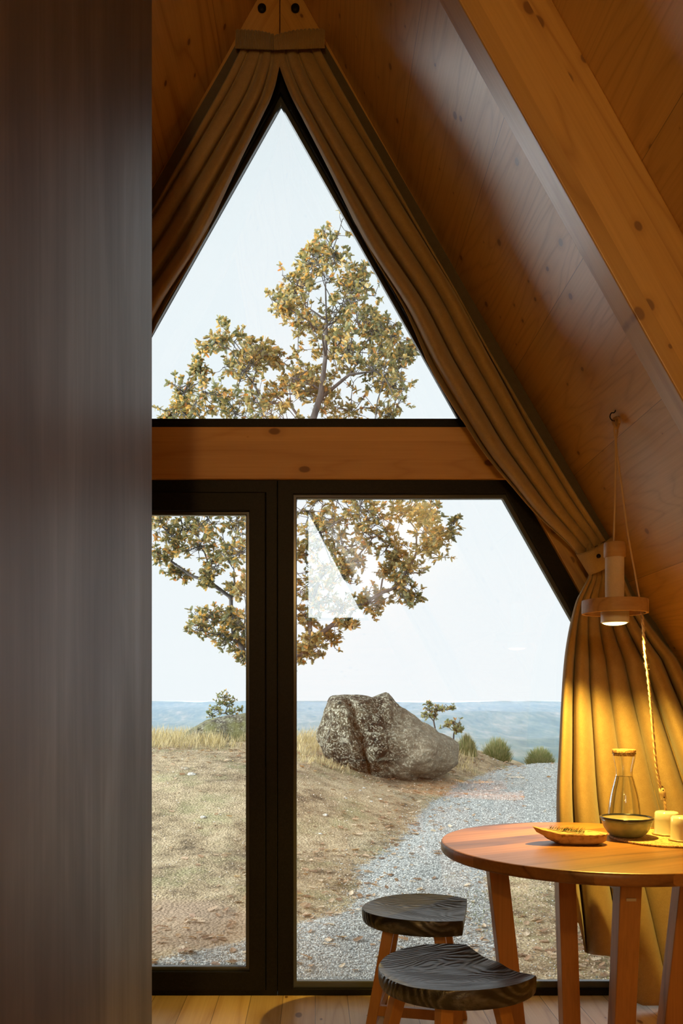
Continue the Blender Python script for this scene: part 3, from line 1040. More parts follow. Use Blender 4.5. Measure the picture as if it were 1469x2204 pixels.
# cups, upside down
cup_m = simple('white_enamel', (0.62, 0.585, 0.51), 0.14)
def cup(x, y, label):
    c = thing('enamel_cup', on_table(x, y, MT), 0, label, 'cup', 'white enamel cups turned upside down')
    prof = [(0.0405, 0.004), (0.0385, 0.010), (0.038, 0.050), (0.0375, 0.070), (0.034, 0.0755), (0.026, 0.077), (0, 0.0775)]
    bm_obj('cup_body', lathe(prof, 56), cup_m, c, True)
    rp = [(0.0428 + 0.0035 * math.cos(a), 0.0028 + 0.0024 * math.sin(a)) for a in [2 * math.pi * k / 10 for k in range(10)]]
    bm_obj('rim', lathe(rp, 56, True), simple('brown_rim', (0.30, 0.22, 0.12), 0.3), c, True)
cup(1434, 1796, 'upturned white enamel cup closer to the bowl, fully in view')
cup(1470, 1809, 'upturned white enamel cup cut by the right edge of the picture')

# carafe
gl = NT('clear_glass')
gl.base((1, 1, 1)); gl.p(Roughness=0.0); gl.bsdf.inputs['Transmission Weight'].default_value = 1.0; gl.bsdf.inputs['IOR'].default_value = 1.47
wa = NT('water')
wa.base((1, 1, 1)); wa.p(Roughness=0.0); wa.bsdf.inputs['Transmission Weight'].default_value = 1.0; wa.bsdf.inputs['IOR'].default_value = 1.33
cp = on_table(1342, 1786)
car = thing('glass_carafe', cp, 0, 'clear glass carafe with waisted neck and cork stopper, half hidden by the bowl', 'carafe')
out_ = [(0, 0.0), (0.050, 0.0), (0.0565, 0.004), (0.0575, 0.012), (0.056, 0.045), (0.0525, 0.085), (0.046, 0.125), (0.036, 0.165), (0.0305, 0.185), (0.0285, 0.196), (0.030, 0.212), (0.0345, 0.235), (0.0385, 0.255), (0.0405, 0.268)]
def smoothprof(pr, sub=4):
    c = catmull([Vector((a, 0, b)) for a, b in pr], sub)
    return [(max(q.x, 0), q.z) for q in c]
o_s = [(0, 0.0), (0.050, 0.0)] + smoothprof(out_[2:], 4)
i_s = [(max(r - 0.0028, 0), z) for r, z in smoothprof(out_[3:], 4)]
i_s[0] = (i_s[0][0], 0.010)
full = o_s + i_s[::-1] + [(0.045, 0.0065), (0, 0.006)]
bm_obj('bottle', lathe(full, 72), gl.m, car, True)
lvl = 0.187
wp = [(r - 0.0029, z) for r, z in smoothprof(out_[3:], 4) if z < lvl]
wprof = [(0, 0.0066), (0.045, 0.0069)] + [(wp[0][0], 0.011)] + wp[1:] + [(0.0270, lvl), (0, lvl)]
bm_obj('water', lathe(wprof, 72), wa.m, car, True)['label'] = 'clear water'
cork2 = lobj
st = bm_obj('stopper', lathe([(0, 0.258), (0.0355, 0.258), (0.0365, 0.270), (0.0395, 0.2702), (0.0398, 0.276), (0.0392, 0.280), (0, 0.281)], 48), M['cork'], car)
st['label'] = 'brown cork stopper'

# cork bark tray
tray_o = on_table(1237, 1822)
tray_o.y += 0.055
tray = thing('cork_bark_board', tray_o, 0, 'rough slab of cork bark curling up at its left end, holding the rosemary', 'board')
V, Fc = [], []
nf_, na_ = 16, 96
def tray_pt(f, th, bottom):
    c, s_ = math.cos(th), math.sin(th)
    r = 1 + 0.035 * noise.noise(Vector((c * 1.5, s_ * 1.5, 2))) + 0.012 * noise.noise(Vector((c * 7, s_ * 7, 5)))
    x = 0.116 * f * r * (abs(c) ** 0.9) * (1 if c > 0 else -1)
    u = (x + 0.118) / 0.236
    y = 0.058 * f * r * s_ * (0.78 + 0.34 * u) + 0.010 * math.sin(u * 4.0)
    z = 0.034 + 0.020 * max(0, 1 - u / 0.42) ** 1.5 - 0.004 * math.sin(u * math.pi) * (1 - f)
    thick = 0.036 - 0.013 * max(0, 1 - u / 0.4) ** 1.2
    if bottom:
        z = max(0.0, z - thick) + (0.012 * f ** 8 if u > 0.15 else 0.006)
        x = x * 0.93 + 0.004
        y *= 0.92
    z += 0.0018 * noise.noise(Vector((x * 70, y * 70, 3 + bottom))) * (1 if not bottom else 0)
    return Vector((x, y, max(z, 0.0)))
for bottom in (0, 1):
    V.append(tray_pt(0, 0, bottom))
    for i in range(1, nf_ + 1):
        for j in range(na_):
            V.append(tray_pt(i / nf_, 2 * math.pi * j / na_, bottom))
S = 1 + nf_ * na_
idx = lambda b, i, j: b * S + (0 if i == 0 else 1 + (i - 1) * na_ + j % na_)
for j in range(na_):
    Fc.append((idx(0, 0, 0), idx(0, 1, j), idx(0, 1, j + 1)))
    Fc.append((idx(1, 0, 0), idx(1, 1, j + 1), idx(1, 1, j)))
    for i in range(1, nf_):
        Fc.append((idx(0, i, j), idx(0, i + 1, j), idx(0, i + 1, j + 1), idx(0, i, j + 1)))
        Fc.append((idx(1, i, j), idx(1, i, j + 1), idx(1, i + 1, j + 1), idx(1, i + 1, j)))
    Fc.append((idx(0, nf_, j), idx(1, nf_, j), idx(1, nf_, j + 1), idx(0, nf_, j + 1)))
ob = link_mesh('slab', V, Fc, bark.m, tray, True)
m = ob.modifiers.new('edges', 'EDGE_SPLIT'); m.split_angle = math.radians(50)
# rosemary
rm = thing('rosemary_sprig', tray_o + Vector((-0.075, -0.012, 0.036)), 0, 'small green rosemary sprig lying on the cork bark', 'herb')
V, Fc, LV, LF = [], [], [], []
leafm = simple('rosemary_green', (0.09, 0.12, 0.05), 0.6)
stemm = simple('rosemary_stem', (0.20, 0.14, 0.07), 0.7)
def blade(LV, LF, p, d, l, w):
    d = d.normalized()
    s = d.cross(Vector((0.3, 0.2, 1))).normalized() * w
    n = d.cross(s).normalized() * w * 0.5
    b = len(LV)
    LV.extend([p, p + d * l * 0.5 + s, p + d * l * 0.5 + n, p + d * l * 0.5 - s, p + d * l])
    LF.extend([(b, b + 1, b + 2), (b, b + 2, b + 3), (b + 1, b + 4, b + 2), (b + 2, b + 4, b + 3)])
for stem in ([(0, 0, 0.012), (0.03, 0.0, 0.006), (0.06, -0.006, 0.003), (0.105, -0.020, -0.002)], [(0.045, -0.002, 0.006), (0.075, 0.002, 0.004), (0.11, 0.0, 0.0)]):
    c = catmull(stem, 12)
    tube(c, 0.0009, 5, V, Fc)
    for i, p in enumerate(c):
        if i < 2: continue
        t = (c[min(i + 1, len(c) - 1)] - c[i - 1]).normalized()
        for k in range(3):
            a = i * 1.3 + k * 2.1 + random.random()
            d = t * 0.6 + Vector((0.3 * math.cos(a), math.cos(a), abs(math.sin(a)) * 1.1))
            blade(LV, LF, p, d, random.uniform(0.014, 0.024), 0.0009)
link_mesh('stem', V, Fc, stemm, rm)
link_mesh('needles', LV, LF, leafm, rm)

# ------------------------------------------------------------------ outside: the ground
EDGE = [(3.0, -2.6), (3.6, -1.5), (4.28, -0.61), (4.83, -0.10), (5.27, 0.35), (6.46, 0.54), (7.48, 0.93), (9.15, 1.42), (10.5, 1.97), (12.05, 2.90), (14, 4.2), (22, 9), (40, 20), (80, 40)]
def fbm(x, y, s, o=4):
    return noise.fractal(Vector((x * s, y * s, 1.7)), 1.0, 2.0, o)
def sm(t): t = max(0.0, min(1.0, t)); return t * t * (3 - 2 * t)
def edge_x(Y): return interp(EDGE, Y)
def ground_z(X, Y):
    d = (edge_x(Y) - X) * 0.85
    z = -0.15 + 0.055 * (min(Y, 12.2) - 4)
    z += sm(d / 1.4) * 0.38 * sm((Y - 4.8) / 5.5)
    z += 0.05 * fbm(X, Y, 0.8, 3) * sm((d + 0.3) / 0.8) + 0.012 * fbm(X, Y, 4.0, 3) * (0.4 + 0.6 * sm(d))
    # small gully where the bank meets the gravel
    z -= 0.04 * math.exp(-((d - 0.12) / 0.2) ** 2) * sm((Y - 4) / 2)
    # hollow in front of the boulder
    z -= 0.13 * math.exp(-((X - 0.55) / 0.7) ** 2 - ((Y - 9.9) / 0.9) ** 2)
    if Y > 12.2:
        z -= 0.17 * (Y - 12.2) ** 1.15
    return z
ys = [3.62]
while ys[-1] < 120:
    ys.append(ys[-1] * 1.0125 + 0.0)
us = np.linspace(-0.62, 0.62, 330)
V, Fc, gmask = [], [], []
for Y in ys:
    for u in us:
        X = u * (Y + 1.2) + 0.1
        V.append((X, Y, ground_z(X, Y)))
        d = (edge_x(Y) - X) * 0.85
        g = 1 - sm((d + 0.12) / 0.5)
        # bare earth and grass right of the drive, close to the house
        if Y < 6.6:
            g = min(g, 1 - sm((X - (0.95 + 0.15 * (Y - 4)) + 0.3) / 0.5) * sm((6.6 - Y) / 1.0))
        gmask.append(g)
nx = len(us)
for i in range(len(ys) - 1):
    for j in range(nx - 1):
        k = i * nx + j
        Fc.append((k, k + 1, k + nx + 1, k + nx))
def ground_mat():
    t = NT('earth_and_gravel')
    v = t.coord()
    at = t.node('ShaderNodeAttribute', attribute_name='gravel')
    n = t.noise(v, 2.2, 6, 0.65)
    n2 = t.noise(v, 14, 5, 0.7)
    f = t.math('ADD', at.outputs['Fac'], t.math('MULTIPLY', t.math('SUBTRACT', t.math('ADD', t.math('MULTIPLY', n, 0.6), t.math('MULTIPLY', n2, 0.4)), 0.5), 1.5))
    f = t.rng(f, 0.42, 0.58)
    # gravel colour
    vc = t.node('ShaderNodeSeparateColor'); t.l.new(t.voro(v, 75, out='Color'), vc.inputs[0])
    vd = t.voro(v, 48)
    grav = t.ramp(vc.outputs[0], [(0, (0.11, 0.11, 0.10)), (0.5, (0.235, 0.235, 0.22)), (0.85, (0.34, 0.34, 0.315)), (1, (0.48, 0.475, 0.43))])
    # sandy decomposed granite
    big = t.noise(v, 0.9, 5, 0.6)
    med = t.noise(v, 6, 6, 0.7)
    gr = t.noise(v, 90, 3, 0.7)
    earth = t.ramp(t.math('MULTIPLY_ADD', med, 0.6, t.math('MULTIPLY', big, 0.4)), [(0.38, (0.09, 0.062, 0.034)), (0.46, (0.225, 0.163, 0.092)), (0.54, (0.335, 0.255, 0.15)), (0.66, (0.43, 0.34, 0.215))])
    earth = t.mix(1.0, earth, t.ramp(gr, [(0.3, (0.42, 0.40, 0.38)), (0.5, (0.95, 0.95, 0.95)), (0.68, (1.2, 1.2, 1.2))]), 'MULTIPLY')
    moss = t.math('MULTIPLY', t.rng(t.noise(v, 1.7, 4, 0.6), 0.52, 0.66), 0.45)
    earth = t.mix(moss, earth, (0.16, 0.17, 0.07))
    # a smooth brown patch of soil near the door
    sp = t.node('ShaderNodeSeparateXYZ'); t.l.new(v, sp.inputs[0])
    ex = t.math('POWER', t.math('DIVIDE', t.math('ADD', sp.outputs[0], 0.95), 0.62), 2.0)
    ey = t.math('POWER', t.math('DIVIDE', t.math('SUBTRACT', sp.outputs[1], 4.85), 0.5), 2.0)
    brown_patch = t.rng(t.math('ADD', t.math('ADD', ex, ey), t.math('MULTIPLY', n, 0.5)), 0.9, 1.5, 0.85, 0.0, True)
    soil = t.mix(brown_patch, earth, t.mix(gr, (0.20, 0.135, 0.085), (0.30, 0.215, 0.145)))
    t.base(t.mix(t.math('MULTIPLY', f, t.math('SUBTRACT', 1.0, brown_patch)), soil, grav))
    t.p(Roughness=0.95)
    t.bsdf.inputs['Specular IOR Level'].default_value = 0.2
    hh = t.math('ADD', t.math('MULTIPLY', gr, 0.5), t.math('MULTIPLY', vd, -0.6))
    hh = t.math('ADD', hh, t.math('MULTIPLY', med, 1.2))
    t.bump(hh, 0.9, 0.02)
    return t.m
gm = ground_mat()
g = link_mesh('ground', V, Fc, gm, None, True)
at = g.data.attributes.new('gravel', 'FLOAT', 'POINT')
at.data.foreach_set('value', gmask)
tag(g, kind='structure')

def scatter_stones(name, pts, mat, flat=0.7):
    V, Fc = [], []
    base = [Vector(q) for q in ((1, 0, 0), (0, 1, 0), (-1, 0, 0), (0, -1, 0), (0, 0, 1), (0, 0, -1), (0.7, 0.7, 0.5), (-0.7, -0.6, 0.5))][:6]
    tri_ = [(0, 1, 4), (1, 2, 4), (2, 3, 4), (3, 0, 4), (1, 0, 5), (2, 1, 5), (3, 2, 5), (0, 3, 5)]
    for (p, r) in pts:
        a = random.uniform(0, 6.28); c, s = math.cos(a), math.sin(a)
        b = len(V)
        for q in base:
            k = r * random.uniform(0.65, 1.25)
            x, y, z = q.x * k, q.y * k, q.z * k * flat
            V.append((p[0] + x * c - y * s, p[1] + x * s + y * c, p[2] + z))
        Fc += [tuple(i + b for i in f) for f in tri_]
    return link_mesh(name, V, Fc, mat)
def island_mat(name, stops, rough=0.9):
    t = NT(name)
    r = t.node('ShaderNodeNewGeometry').outputs['Random Per Island']
    t.base(t.ramp(r, stops))
    t.p(Roughness=rough)
    return t.m
pts_g, pts_e = [], []
for _ in range(170000):
    Y = 3.75 + (random.random() ** 1.6) * 9
    X = random.uniform(-0.32, 0.5) * (Y + 0.6)
    d = (edge_x(Y) - X) * 0.85
    patch = Y < 6.4 and X > 0.82 + 0.15 * (Y - 4) + 0.12 * math.sin(Y * 5)
    if ((X + 0.95) / 0.62) ** 2 + ((Y - 4.85) / 0.5) ** 2 < 1 and random.random() < 0.95: continue
    if d < 0.05 + 0.25 * random.gauss(0, 1) * 0.6 and not (patch and random.random() < 0.96):
        if len(pts_g) < 62000: pts_g.append(((X, Y, ground_z(X, Y) + 0.001), random.uniform(0.0022, 0.0056) * (1 + Y * 0.09)))
    elif len(pts_e) < 22000 and random.random() < 0.7:
        pts_e.append(((X, Y, ground_z(X, Y) + 0.0), random.uniform(0.002, 0.006) * (1 + Y * 0.09)))
tag(scatter_stones('gravel', pts_g, island_mat('gravel_stone', [(0, (0.11, 0.11, 0.10)), (0.4, (0.235, 0.235, 0.22)), (0.8, (0.35, 0.35, 0.32)), (1, (0.46, 0.455, 0.41))])),
    'grey crushed gravel covering the driveway outside', 'gravel', kind='stuff')
tag(scatter_stones('grit', pts_e, island_mat('grit_stone', [(0, (0.10, 0.07, 0.043)), (0.5, (0.29, 0.22, 0.145)), (0.93, (0.38, 0.31, 0.22)), (1, (0.55, 0.50, 0.43))])),
    'sandy brown grit strewn over the earth bank', 'grit', kind='stuff')

# point on the ground under a photo pixel
def ground_hit(x, y):
    Y = 3.7
    while Y < 40:
        q = px(x, y, Y)
        if q.z <= ground_z(q.x, q.y): return q
        Y *= 1.004
    return px(x, y, 14)

# ------------------------------------------------------------------ rocks
def rock_mat(name, a, b, lich, moss=0.0, crack=True):
    t = NT(name)
    v = t.coord()
    n = t.noise(v, 3.0, 7, 0.68)
    n2 = t.noise(v, 16, 6, 0.72)
    n3 = t.noise(v, 45, 4, 0.7)
    streak = t.noise(t.mapping(v, scale=(3, 3, 14), rot=(0, 0.5, 0)), 1.0, 5, 0.6)
    f = t.math('ADD', t.math('MULTIPLY', n, 0.45), t.math('MULTIPLY', n2, 0.55))
    col = t.ramp(f, [(0.43, a), (0.58, b)])
    spots = t.math('MULTIPLY', t.rng(n3, 0.52, 0.57), t.rng(n2, 0.44, 0.52))
    col = t.mix(t.math('MULTIPLY', spots, 0.95), col, lich)
    col = t.mix(t.math('MULTIPLY', t.rng(streak, 0.58, 0.66), 0.5), col, lich)
    # dark crusty left face against the paler right-hand slope
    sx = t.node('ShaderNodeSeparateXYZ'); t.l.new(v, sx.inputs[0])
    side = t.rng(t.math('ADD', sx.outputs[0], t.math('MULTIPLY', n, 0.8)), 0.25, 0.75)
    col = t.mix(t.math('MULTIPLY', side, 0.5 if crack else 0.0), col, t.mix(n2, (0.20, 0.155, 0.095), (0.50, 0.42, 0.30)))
    if moss:
        col = t.mix(t.math('MULTIPLY', t.rng(n, 0.42, 0.58), moss), col, (0.13, 0.13, 0.04))
    t.base(col)
    t.p(Roughness=0.95)
    t.bsdf.inputs['Specular IOR Level'].default_value = 0.15
    t.bump(t.math('ADD', n, t.math('MULTIPLY', n2, 0.5)), 1.0, 0.12)
    return t.m
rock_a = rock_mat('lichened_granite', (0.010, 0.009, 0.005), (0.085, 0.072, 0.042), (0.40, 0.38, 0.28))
rock_b = rock_mat('mossy_granite', (0.05, 0.04, 0.03), (0.16, 0.13, 0.09), (0.34, 0.33, 0.25), 0.7, False)
def boulder(name, sil, cx_, cy_, Y, depth, mat, label, cat, sub=6, rough=0.085):
    cen = px(cx_, cy_, Y)
    angs = []
    for x, y in sil:
        q = px(x, y, Y) - cen
        angs.append((math.atan2(q.z, q.x), math.hypot(q.x, q.z)))
    angs.sort()
    A = [a for a, _ in angs]; Rr = [r for _, r in angs]
    A = [A[-1] - 2 * math.pi] + A + [A[0] + 2 * math.pi]
    Rr = [Rr[-1]] + Rr + [Rr[0]]
    bm = bmesh.new()
    bmesh.ops.create_icosphere(bm, subdivisions=sub, radius=1)
    for v in bm.verts:
        n = v.co.normalized()
        th = math.atan2(n.z, n.x)
        rho = math.hypot(n.x, n.z)
        R_ = float(np.interp(th, A, Rr))
        # planar facets
        k = rho ** 0.62
        p = Vector((R_ * k * math.cos(th), n.y * depth * (1 - 0.25 * rho), R_ * k * math.sin(th)))
        q = p * 2.0
        f1 = noise.fractal(q, 0.9, 2.0, 5) * rough * 1.3
        ridge = -abs(noise.noise(p * 2.6 + Vector((4, 1, 2)))) ** 0.6 * rough * 0.9
        crk = math.exp(-((p.x + 0.35 + 0.25 * p.z + 0.05 * noise.noise(p * 4)) / 0.035) ** 2) * rough * 2.2
        face = max(0, -n.y)
        p += n * (f1 + ridge) * (0.35 + 0.65 * (1 - rho) + 0.2)
        p.y += crk * face
        v.co = p
    o = bm_obj(name, bm, mat, None, True)
    o.location = cen
    return tag(o, label, cat)
bsil = [(990, 1600), (988, 1648), (960, 1668), (900, 1672), (840, 1676), (760, 1672), (715, 1650), (692, 1620), (684, 1575), (698, 1545), (700, 1520), (715, 1500), (745, 1493), (770, 1495), (800, 1500), (835, 1492), (860, 1512), (885, 1532), (915, 1550), (950, 1575), (978, 1588)]
boulder('boulder', bsil, 832, 1592, 10.4, 0.72, rock_a, 'big lichen-covered granite boulder beside the gravel drive', 'rock')
lsil = [(392, 1582), (405, 1572), (425, 1560), (450, 1548), (480, 1541), (505, 1537), (528, 1532), (560, 1536), (590, 1556), (604, 1590), (600, 1640), (500, 1650), (400, 1640), (380, 1610)]
boulder('rock', lsil, 500, 1600, 11.8, 0.5, rock_b, 'low mossy rock behind dry grass, seen through the left pane', 'rock', 5, 0.04)
# separate pale stones
stone_m = rock_mat('pale_stone', (0.40, 0.35, 0.27), (0.60, 0.56, 0.48), (0.75, 0.73, 0.68), 0, False)
earth_stone = rock_mat('brown_stone', (0.22, 0.17, 0.11), (0.40, 0.32, 0.22), (0.5, 0.46, 0.36), 0, False)
ST = [(861, 1672, 17, earth_stone, 'flat tan stone lying at the foot of the big boulder'), (897, 1670, 9, earth_stone, 'angular tan stone right of the flat one under the boulder'),
      (688, 1796, 5, stone_m, 'white pebble on the bare earth, nearest the window mullion'), (700, 1755, 5, stone_m, 'white pebble alone in the middle of the earth bank'),
      (743, 1719, 4, stone_m, 0), (782, 1697, 4, stone_m, 0), (798, 1726, 4, stone_m, 0), (818, 1721, 4, stone_m, 0), (774, 1702, 3, stone_m, 0),
      (398, 1657, 9, earth_stone, 'broad tan stone half buried in the bank, upper left of the left pane'), (413, 1668, 8, stone_m, 'pale stone just below the broad tan one in the left pane'),
      (438, 1760, 6, stone_m, 'lone pale stone in the middle of the left pane earth'), (1107, 2048, 6, stone_m, 'pale stone right of the nearest table leg, on the ground outside'),
      (829, 1884, 5, stone_m, 'cream pebble on the gravel edge above the stools')]
for (x, y, r, mt, lb) in ST:
    q = ground_hit(x, y)
    bm = bmesh.new()
    bmesh.ops.create_icosphere(bm, subdivisions=3, radius=1)
    rr = r * q.y / F
    sd = Vector((x * 0.37, y * 0.11, 0))
    for v in bm.verts:
        n = v.co.copy()
        k = 1 + 0.35 * noise.noise(n * 1.2 + sd) + 0.1 * noise.noise(n * 4 + sd)
        v.co = Vector((n.x * rr * 1.2 * k, n.y * rr * k, n.z * rr * 0.6 * k))
    o = bm_obj('stone', bm, mt, None, True)
    o.location = q + Vector((0, 0, rr * 0.15))
    if lb: tag(o, lb, 'stone')
    else: tag(o, 'small white stone in the loose scatter below the big boulder', 'stone', 'white stones scattered below the boulder')

# ------------------------------------------------------------------ plants
def leaf_verts(L, Wd, lobes=4):
    """outline of an oak leaf along +X, folded a little along the midrib"""
    up = []
    for i in range(lobes):
        t0 = (i + 0.45) / (lobes + 0.3)
        t1 = (i + 0.95) / (lobes + 0.3)
        w = math.sin(math.pi * min(1, 0.25 + t0 * 0.7)) ** 0.8
        up.append((t0 * L, Wd * w, 0.18))
        up.append((t1 * L, Wd * w * 0.42, 0.05))
    mid = [(0, 0, 0), (L * 0.5, 0, 0), (L, 0, 0)]
    return mid, up
MID, UP = leaf_verts(1.0, 0.34)
def add_leaf(V, Fc, p, d, nrm, L):
    d = d.normalized()
    s = nrm.cross(d)
    if s.length < 1e-4: s = Vector((1, 0, 0))
    s.normalize()
    n = d.cross(s)
    b = len(V)
    curl = random.uniform(-0.25, 0.35)
    def pt(x, y, z): return p + d * (x * L) + s * (y * L) + n * ((z * abs(y) * 3 - curl * x * x) * L * 0.35)
    outline = [(0, 0, 0)] + [(x, y, z) for x, y, z in UP] + [(1, 0, 0)] + [(x, -y, z) for x, y, z in UP[::-1]]
    for q in outline: V.append(pt(*q))
    V.append(pt(0.5, 0, 0))
    c = b + len(outline)
    m = len(outline)
    for i in range(m):
        Fc.append((b + i, b + (i + 1) % m, c))
def leaf_material(name, stops):
    t = NT(name)
    r = t.node('ShaderNodeNewGeometry').outputs['Random Per Island']
    col = t.ramp(r, stops)
    t.base(col)
    t.p(Roughness=0.6)
    tl = t.node('ShaderNodeBsdfTranslucent')
    t.l.new(t.mix(1.0, col, (1.4, 1.25, 0.8), 'MULTIPLY'), tl.inputs[0])
    mx = t.node('ShaderNodeMixShader'); mx.inputs[0].default_value = 0.38
    t.l.new(t.bsdf.outputs[0], mx.inputs[1]); t.l.new(tl.outputs[0], mx.inputs[2]); t.l.new(mx.outputs[0], t.out.inputs[0])
    return t.m
oak_leaf = leaf_material('autumn_oak_leaf', [(0, (0.07, 0.08, 0.035)), (0.30, (0.13, 0.13, 0.055)), (0.55, (0.22, 0.185, 0.075)), (0.80, (0.33, 0.235, 0.08)), (0.94, (0.42, 0.23, 0.055)), (1, (0.38, 0.15, 0.04))])
barkm = NT('grey_bark')
bn = barkm.noise(barkm.mapping(barkm.coord(), scale=(20, 20, 6)), 1.0, 5, 0.7)
barkm.base(barkm.ramp(bn, [(0.35, (0.018, 0.015, 0.013)), (0.65, (0.075, 0.064, 0.055))]))
barkm.p(Roughness=0.95); barkm.bump(bn, 0.8, 0.01)

def grow_tree(name, base, seeds, label, cat, trunk_pts, r0, twigs, leaves, L, leafmat, seed=1, tw=0.35):
    random.seed(seed)
    root = thing(name, base, 0, label, cat)
    nodes = [Vector(p) for p in trunk_pts]
    par = [-1] + list(range(len(nodes) - 1))
    cost = [0.0]
    for i in range(1, len(nodes)): cost.append(cost[-1] + (nodes[i] - nodes[i - 1]).length)
    items = sorted(seeds, key=lambda s: (s[0] - nodes[min(2, len(nodes) - 1)]).length)
    tips = []
    for (c, r) in items:
        best, bi = 1e9, 0
        for i, n in enumerate(nodes):
            dlt = c - n
            dist = dlt.length
            if i == 0: continue
            pen = dist * 1.0 + 0.30 * cost[i] + (0.5 * max(0, -dlt.z) if i < len(trunk_pts) else 0.15 * max(0, -dlt.z))
            if pen < best: best, bi = pen, i
        n = nodes[bi]
        dlt = c - n
        steps = max(2, int(dlt.length / 0.22))
        prev = bi
        side = dlt.cross(Vector((random.uniform(-1, 1), random.uniform(-1, 1), random.uniform(-1, 1)))).normalized() * dlt.length * 0.12
        for k in range(1, steps + 1):
            t = k / steps
            q = n.lerp(c, t) + side * math.sin(t * math.pi) + Vector((random.gauss(0, 0.018), random.gauss(0, 0.018), random.gauss(0, 0.018) + 0.05 * math.sin(t * math.pi)))
            if k == steps: q = c.copy()
            nodes.append(q); par.append(prev); cost.append(cost[prev] + (q - nodes[prev]).length)
            prev = len(nodes) - 1
        tips.append((prev, r))
    # pipe model radii
    wgt = [0.0] * len(nodes)
    for i, r in tips: wgt[i] += 1.0
    for i in range(len(nodes) - 1, 0, -1):
        if wgt[i] == 0: wgt[i] = 0.3
        wgt[par[i]] += wgt[i]
    mx = wgt[0]
    rad = [max(0.004, r0 * (w / mx) ** 0.62) for w in wgt]
    V, Fc = [], []
    kids = {}
    for i, p in enumerate(par): kids.setdefault(p, []).append(i)
    done = set()
    # chains
    for i in range(1, len(nodes)):
        if i in done: continue
        chain = [par[i], i]; done.add(i)
        cur = i
        while True:
            ch = [k for k in kids.get(cur, []) if k not in done]
            if not ch: break
            nxt = max(ch, key=lambda k: wgt[k])
            chain.append(nxt); done.add(nxt); cur = nxt
        pts = [nodes[k] - base for k in chain]
        rs = [min(rad[chain[0]], rad[chain[1]] * 1.15)] + [rad[k] for k in chain[1:]]
        tube(pts, rs, 7, V, Fc)
    LV, LF = [], []
    for i, r in tips:
        c0_ = nodes[i]
        G = lambda q: Vector((random.gauss(0, q), random.gauss(0, q), random.gauss(0, q)))
        subs = []
        for k in range(7):
            sc_ = c0_ + G(r * 0.60)
            m_ = c0_.lerp(sc_, 0.5) + G(r * 0.07)
            tube([c0_ - base, m_ - base, sc_ - base], [0.0050, 0.0042, 0.0036], 4, V, Fc)
            subs.append((c0_, m_, sc_))
        for k in range(twigs):
            sb = subs[k % 7]
            c = sb[1].lerp(sb[2], random.random())
            d = Vector((random.gauss(0, 1), random.gauss(0, 1), random.gauss(0, 0.8) + tw)).normalized()
            ln = r * random.uniform(0.3, 1.1)
            st = c
            e_ = st + d * ln
            midp = st.lerp(e_, 0.5) + Vector((random.gauss(0, 1), random.gauss(0, 1), random.gauss(0, 1))) * ln * 0.08
            tube([c - base, midp - base, e_ - base], [0.0034, 0.0026, 0.0014], 4, V, Fc)
            for q in range(leaves):
                f = 1 - (q / leaves) ** 1.3 * 0.75
                p = midp.lerp(e_, f) if f > 0.3 else st.lerp(midp, f * 2)
                dd = d * 0.5 + Vector((random.gauss(0, 0.8), random.gauss(0, 0.8), random.gauss(0, 0.6)))
                nr = Vector((random.gauss(0, 0.7), random.gauss(0, 0.7), 1))
                add_leaf(LV, LF, p - base, dd, nr, L * random.uniform(0.65, 1.15))
    link_mesh('trunk', V, Fc, barkm.m, root, True)
    link_mesh('foliage', LV, LF, leafmat, root)
    return root

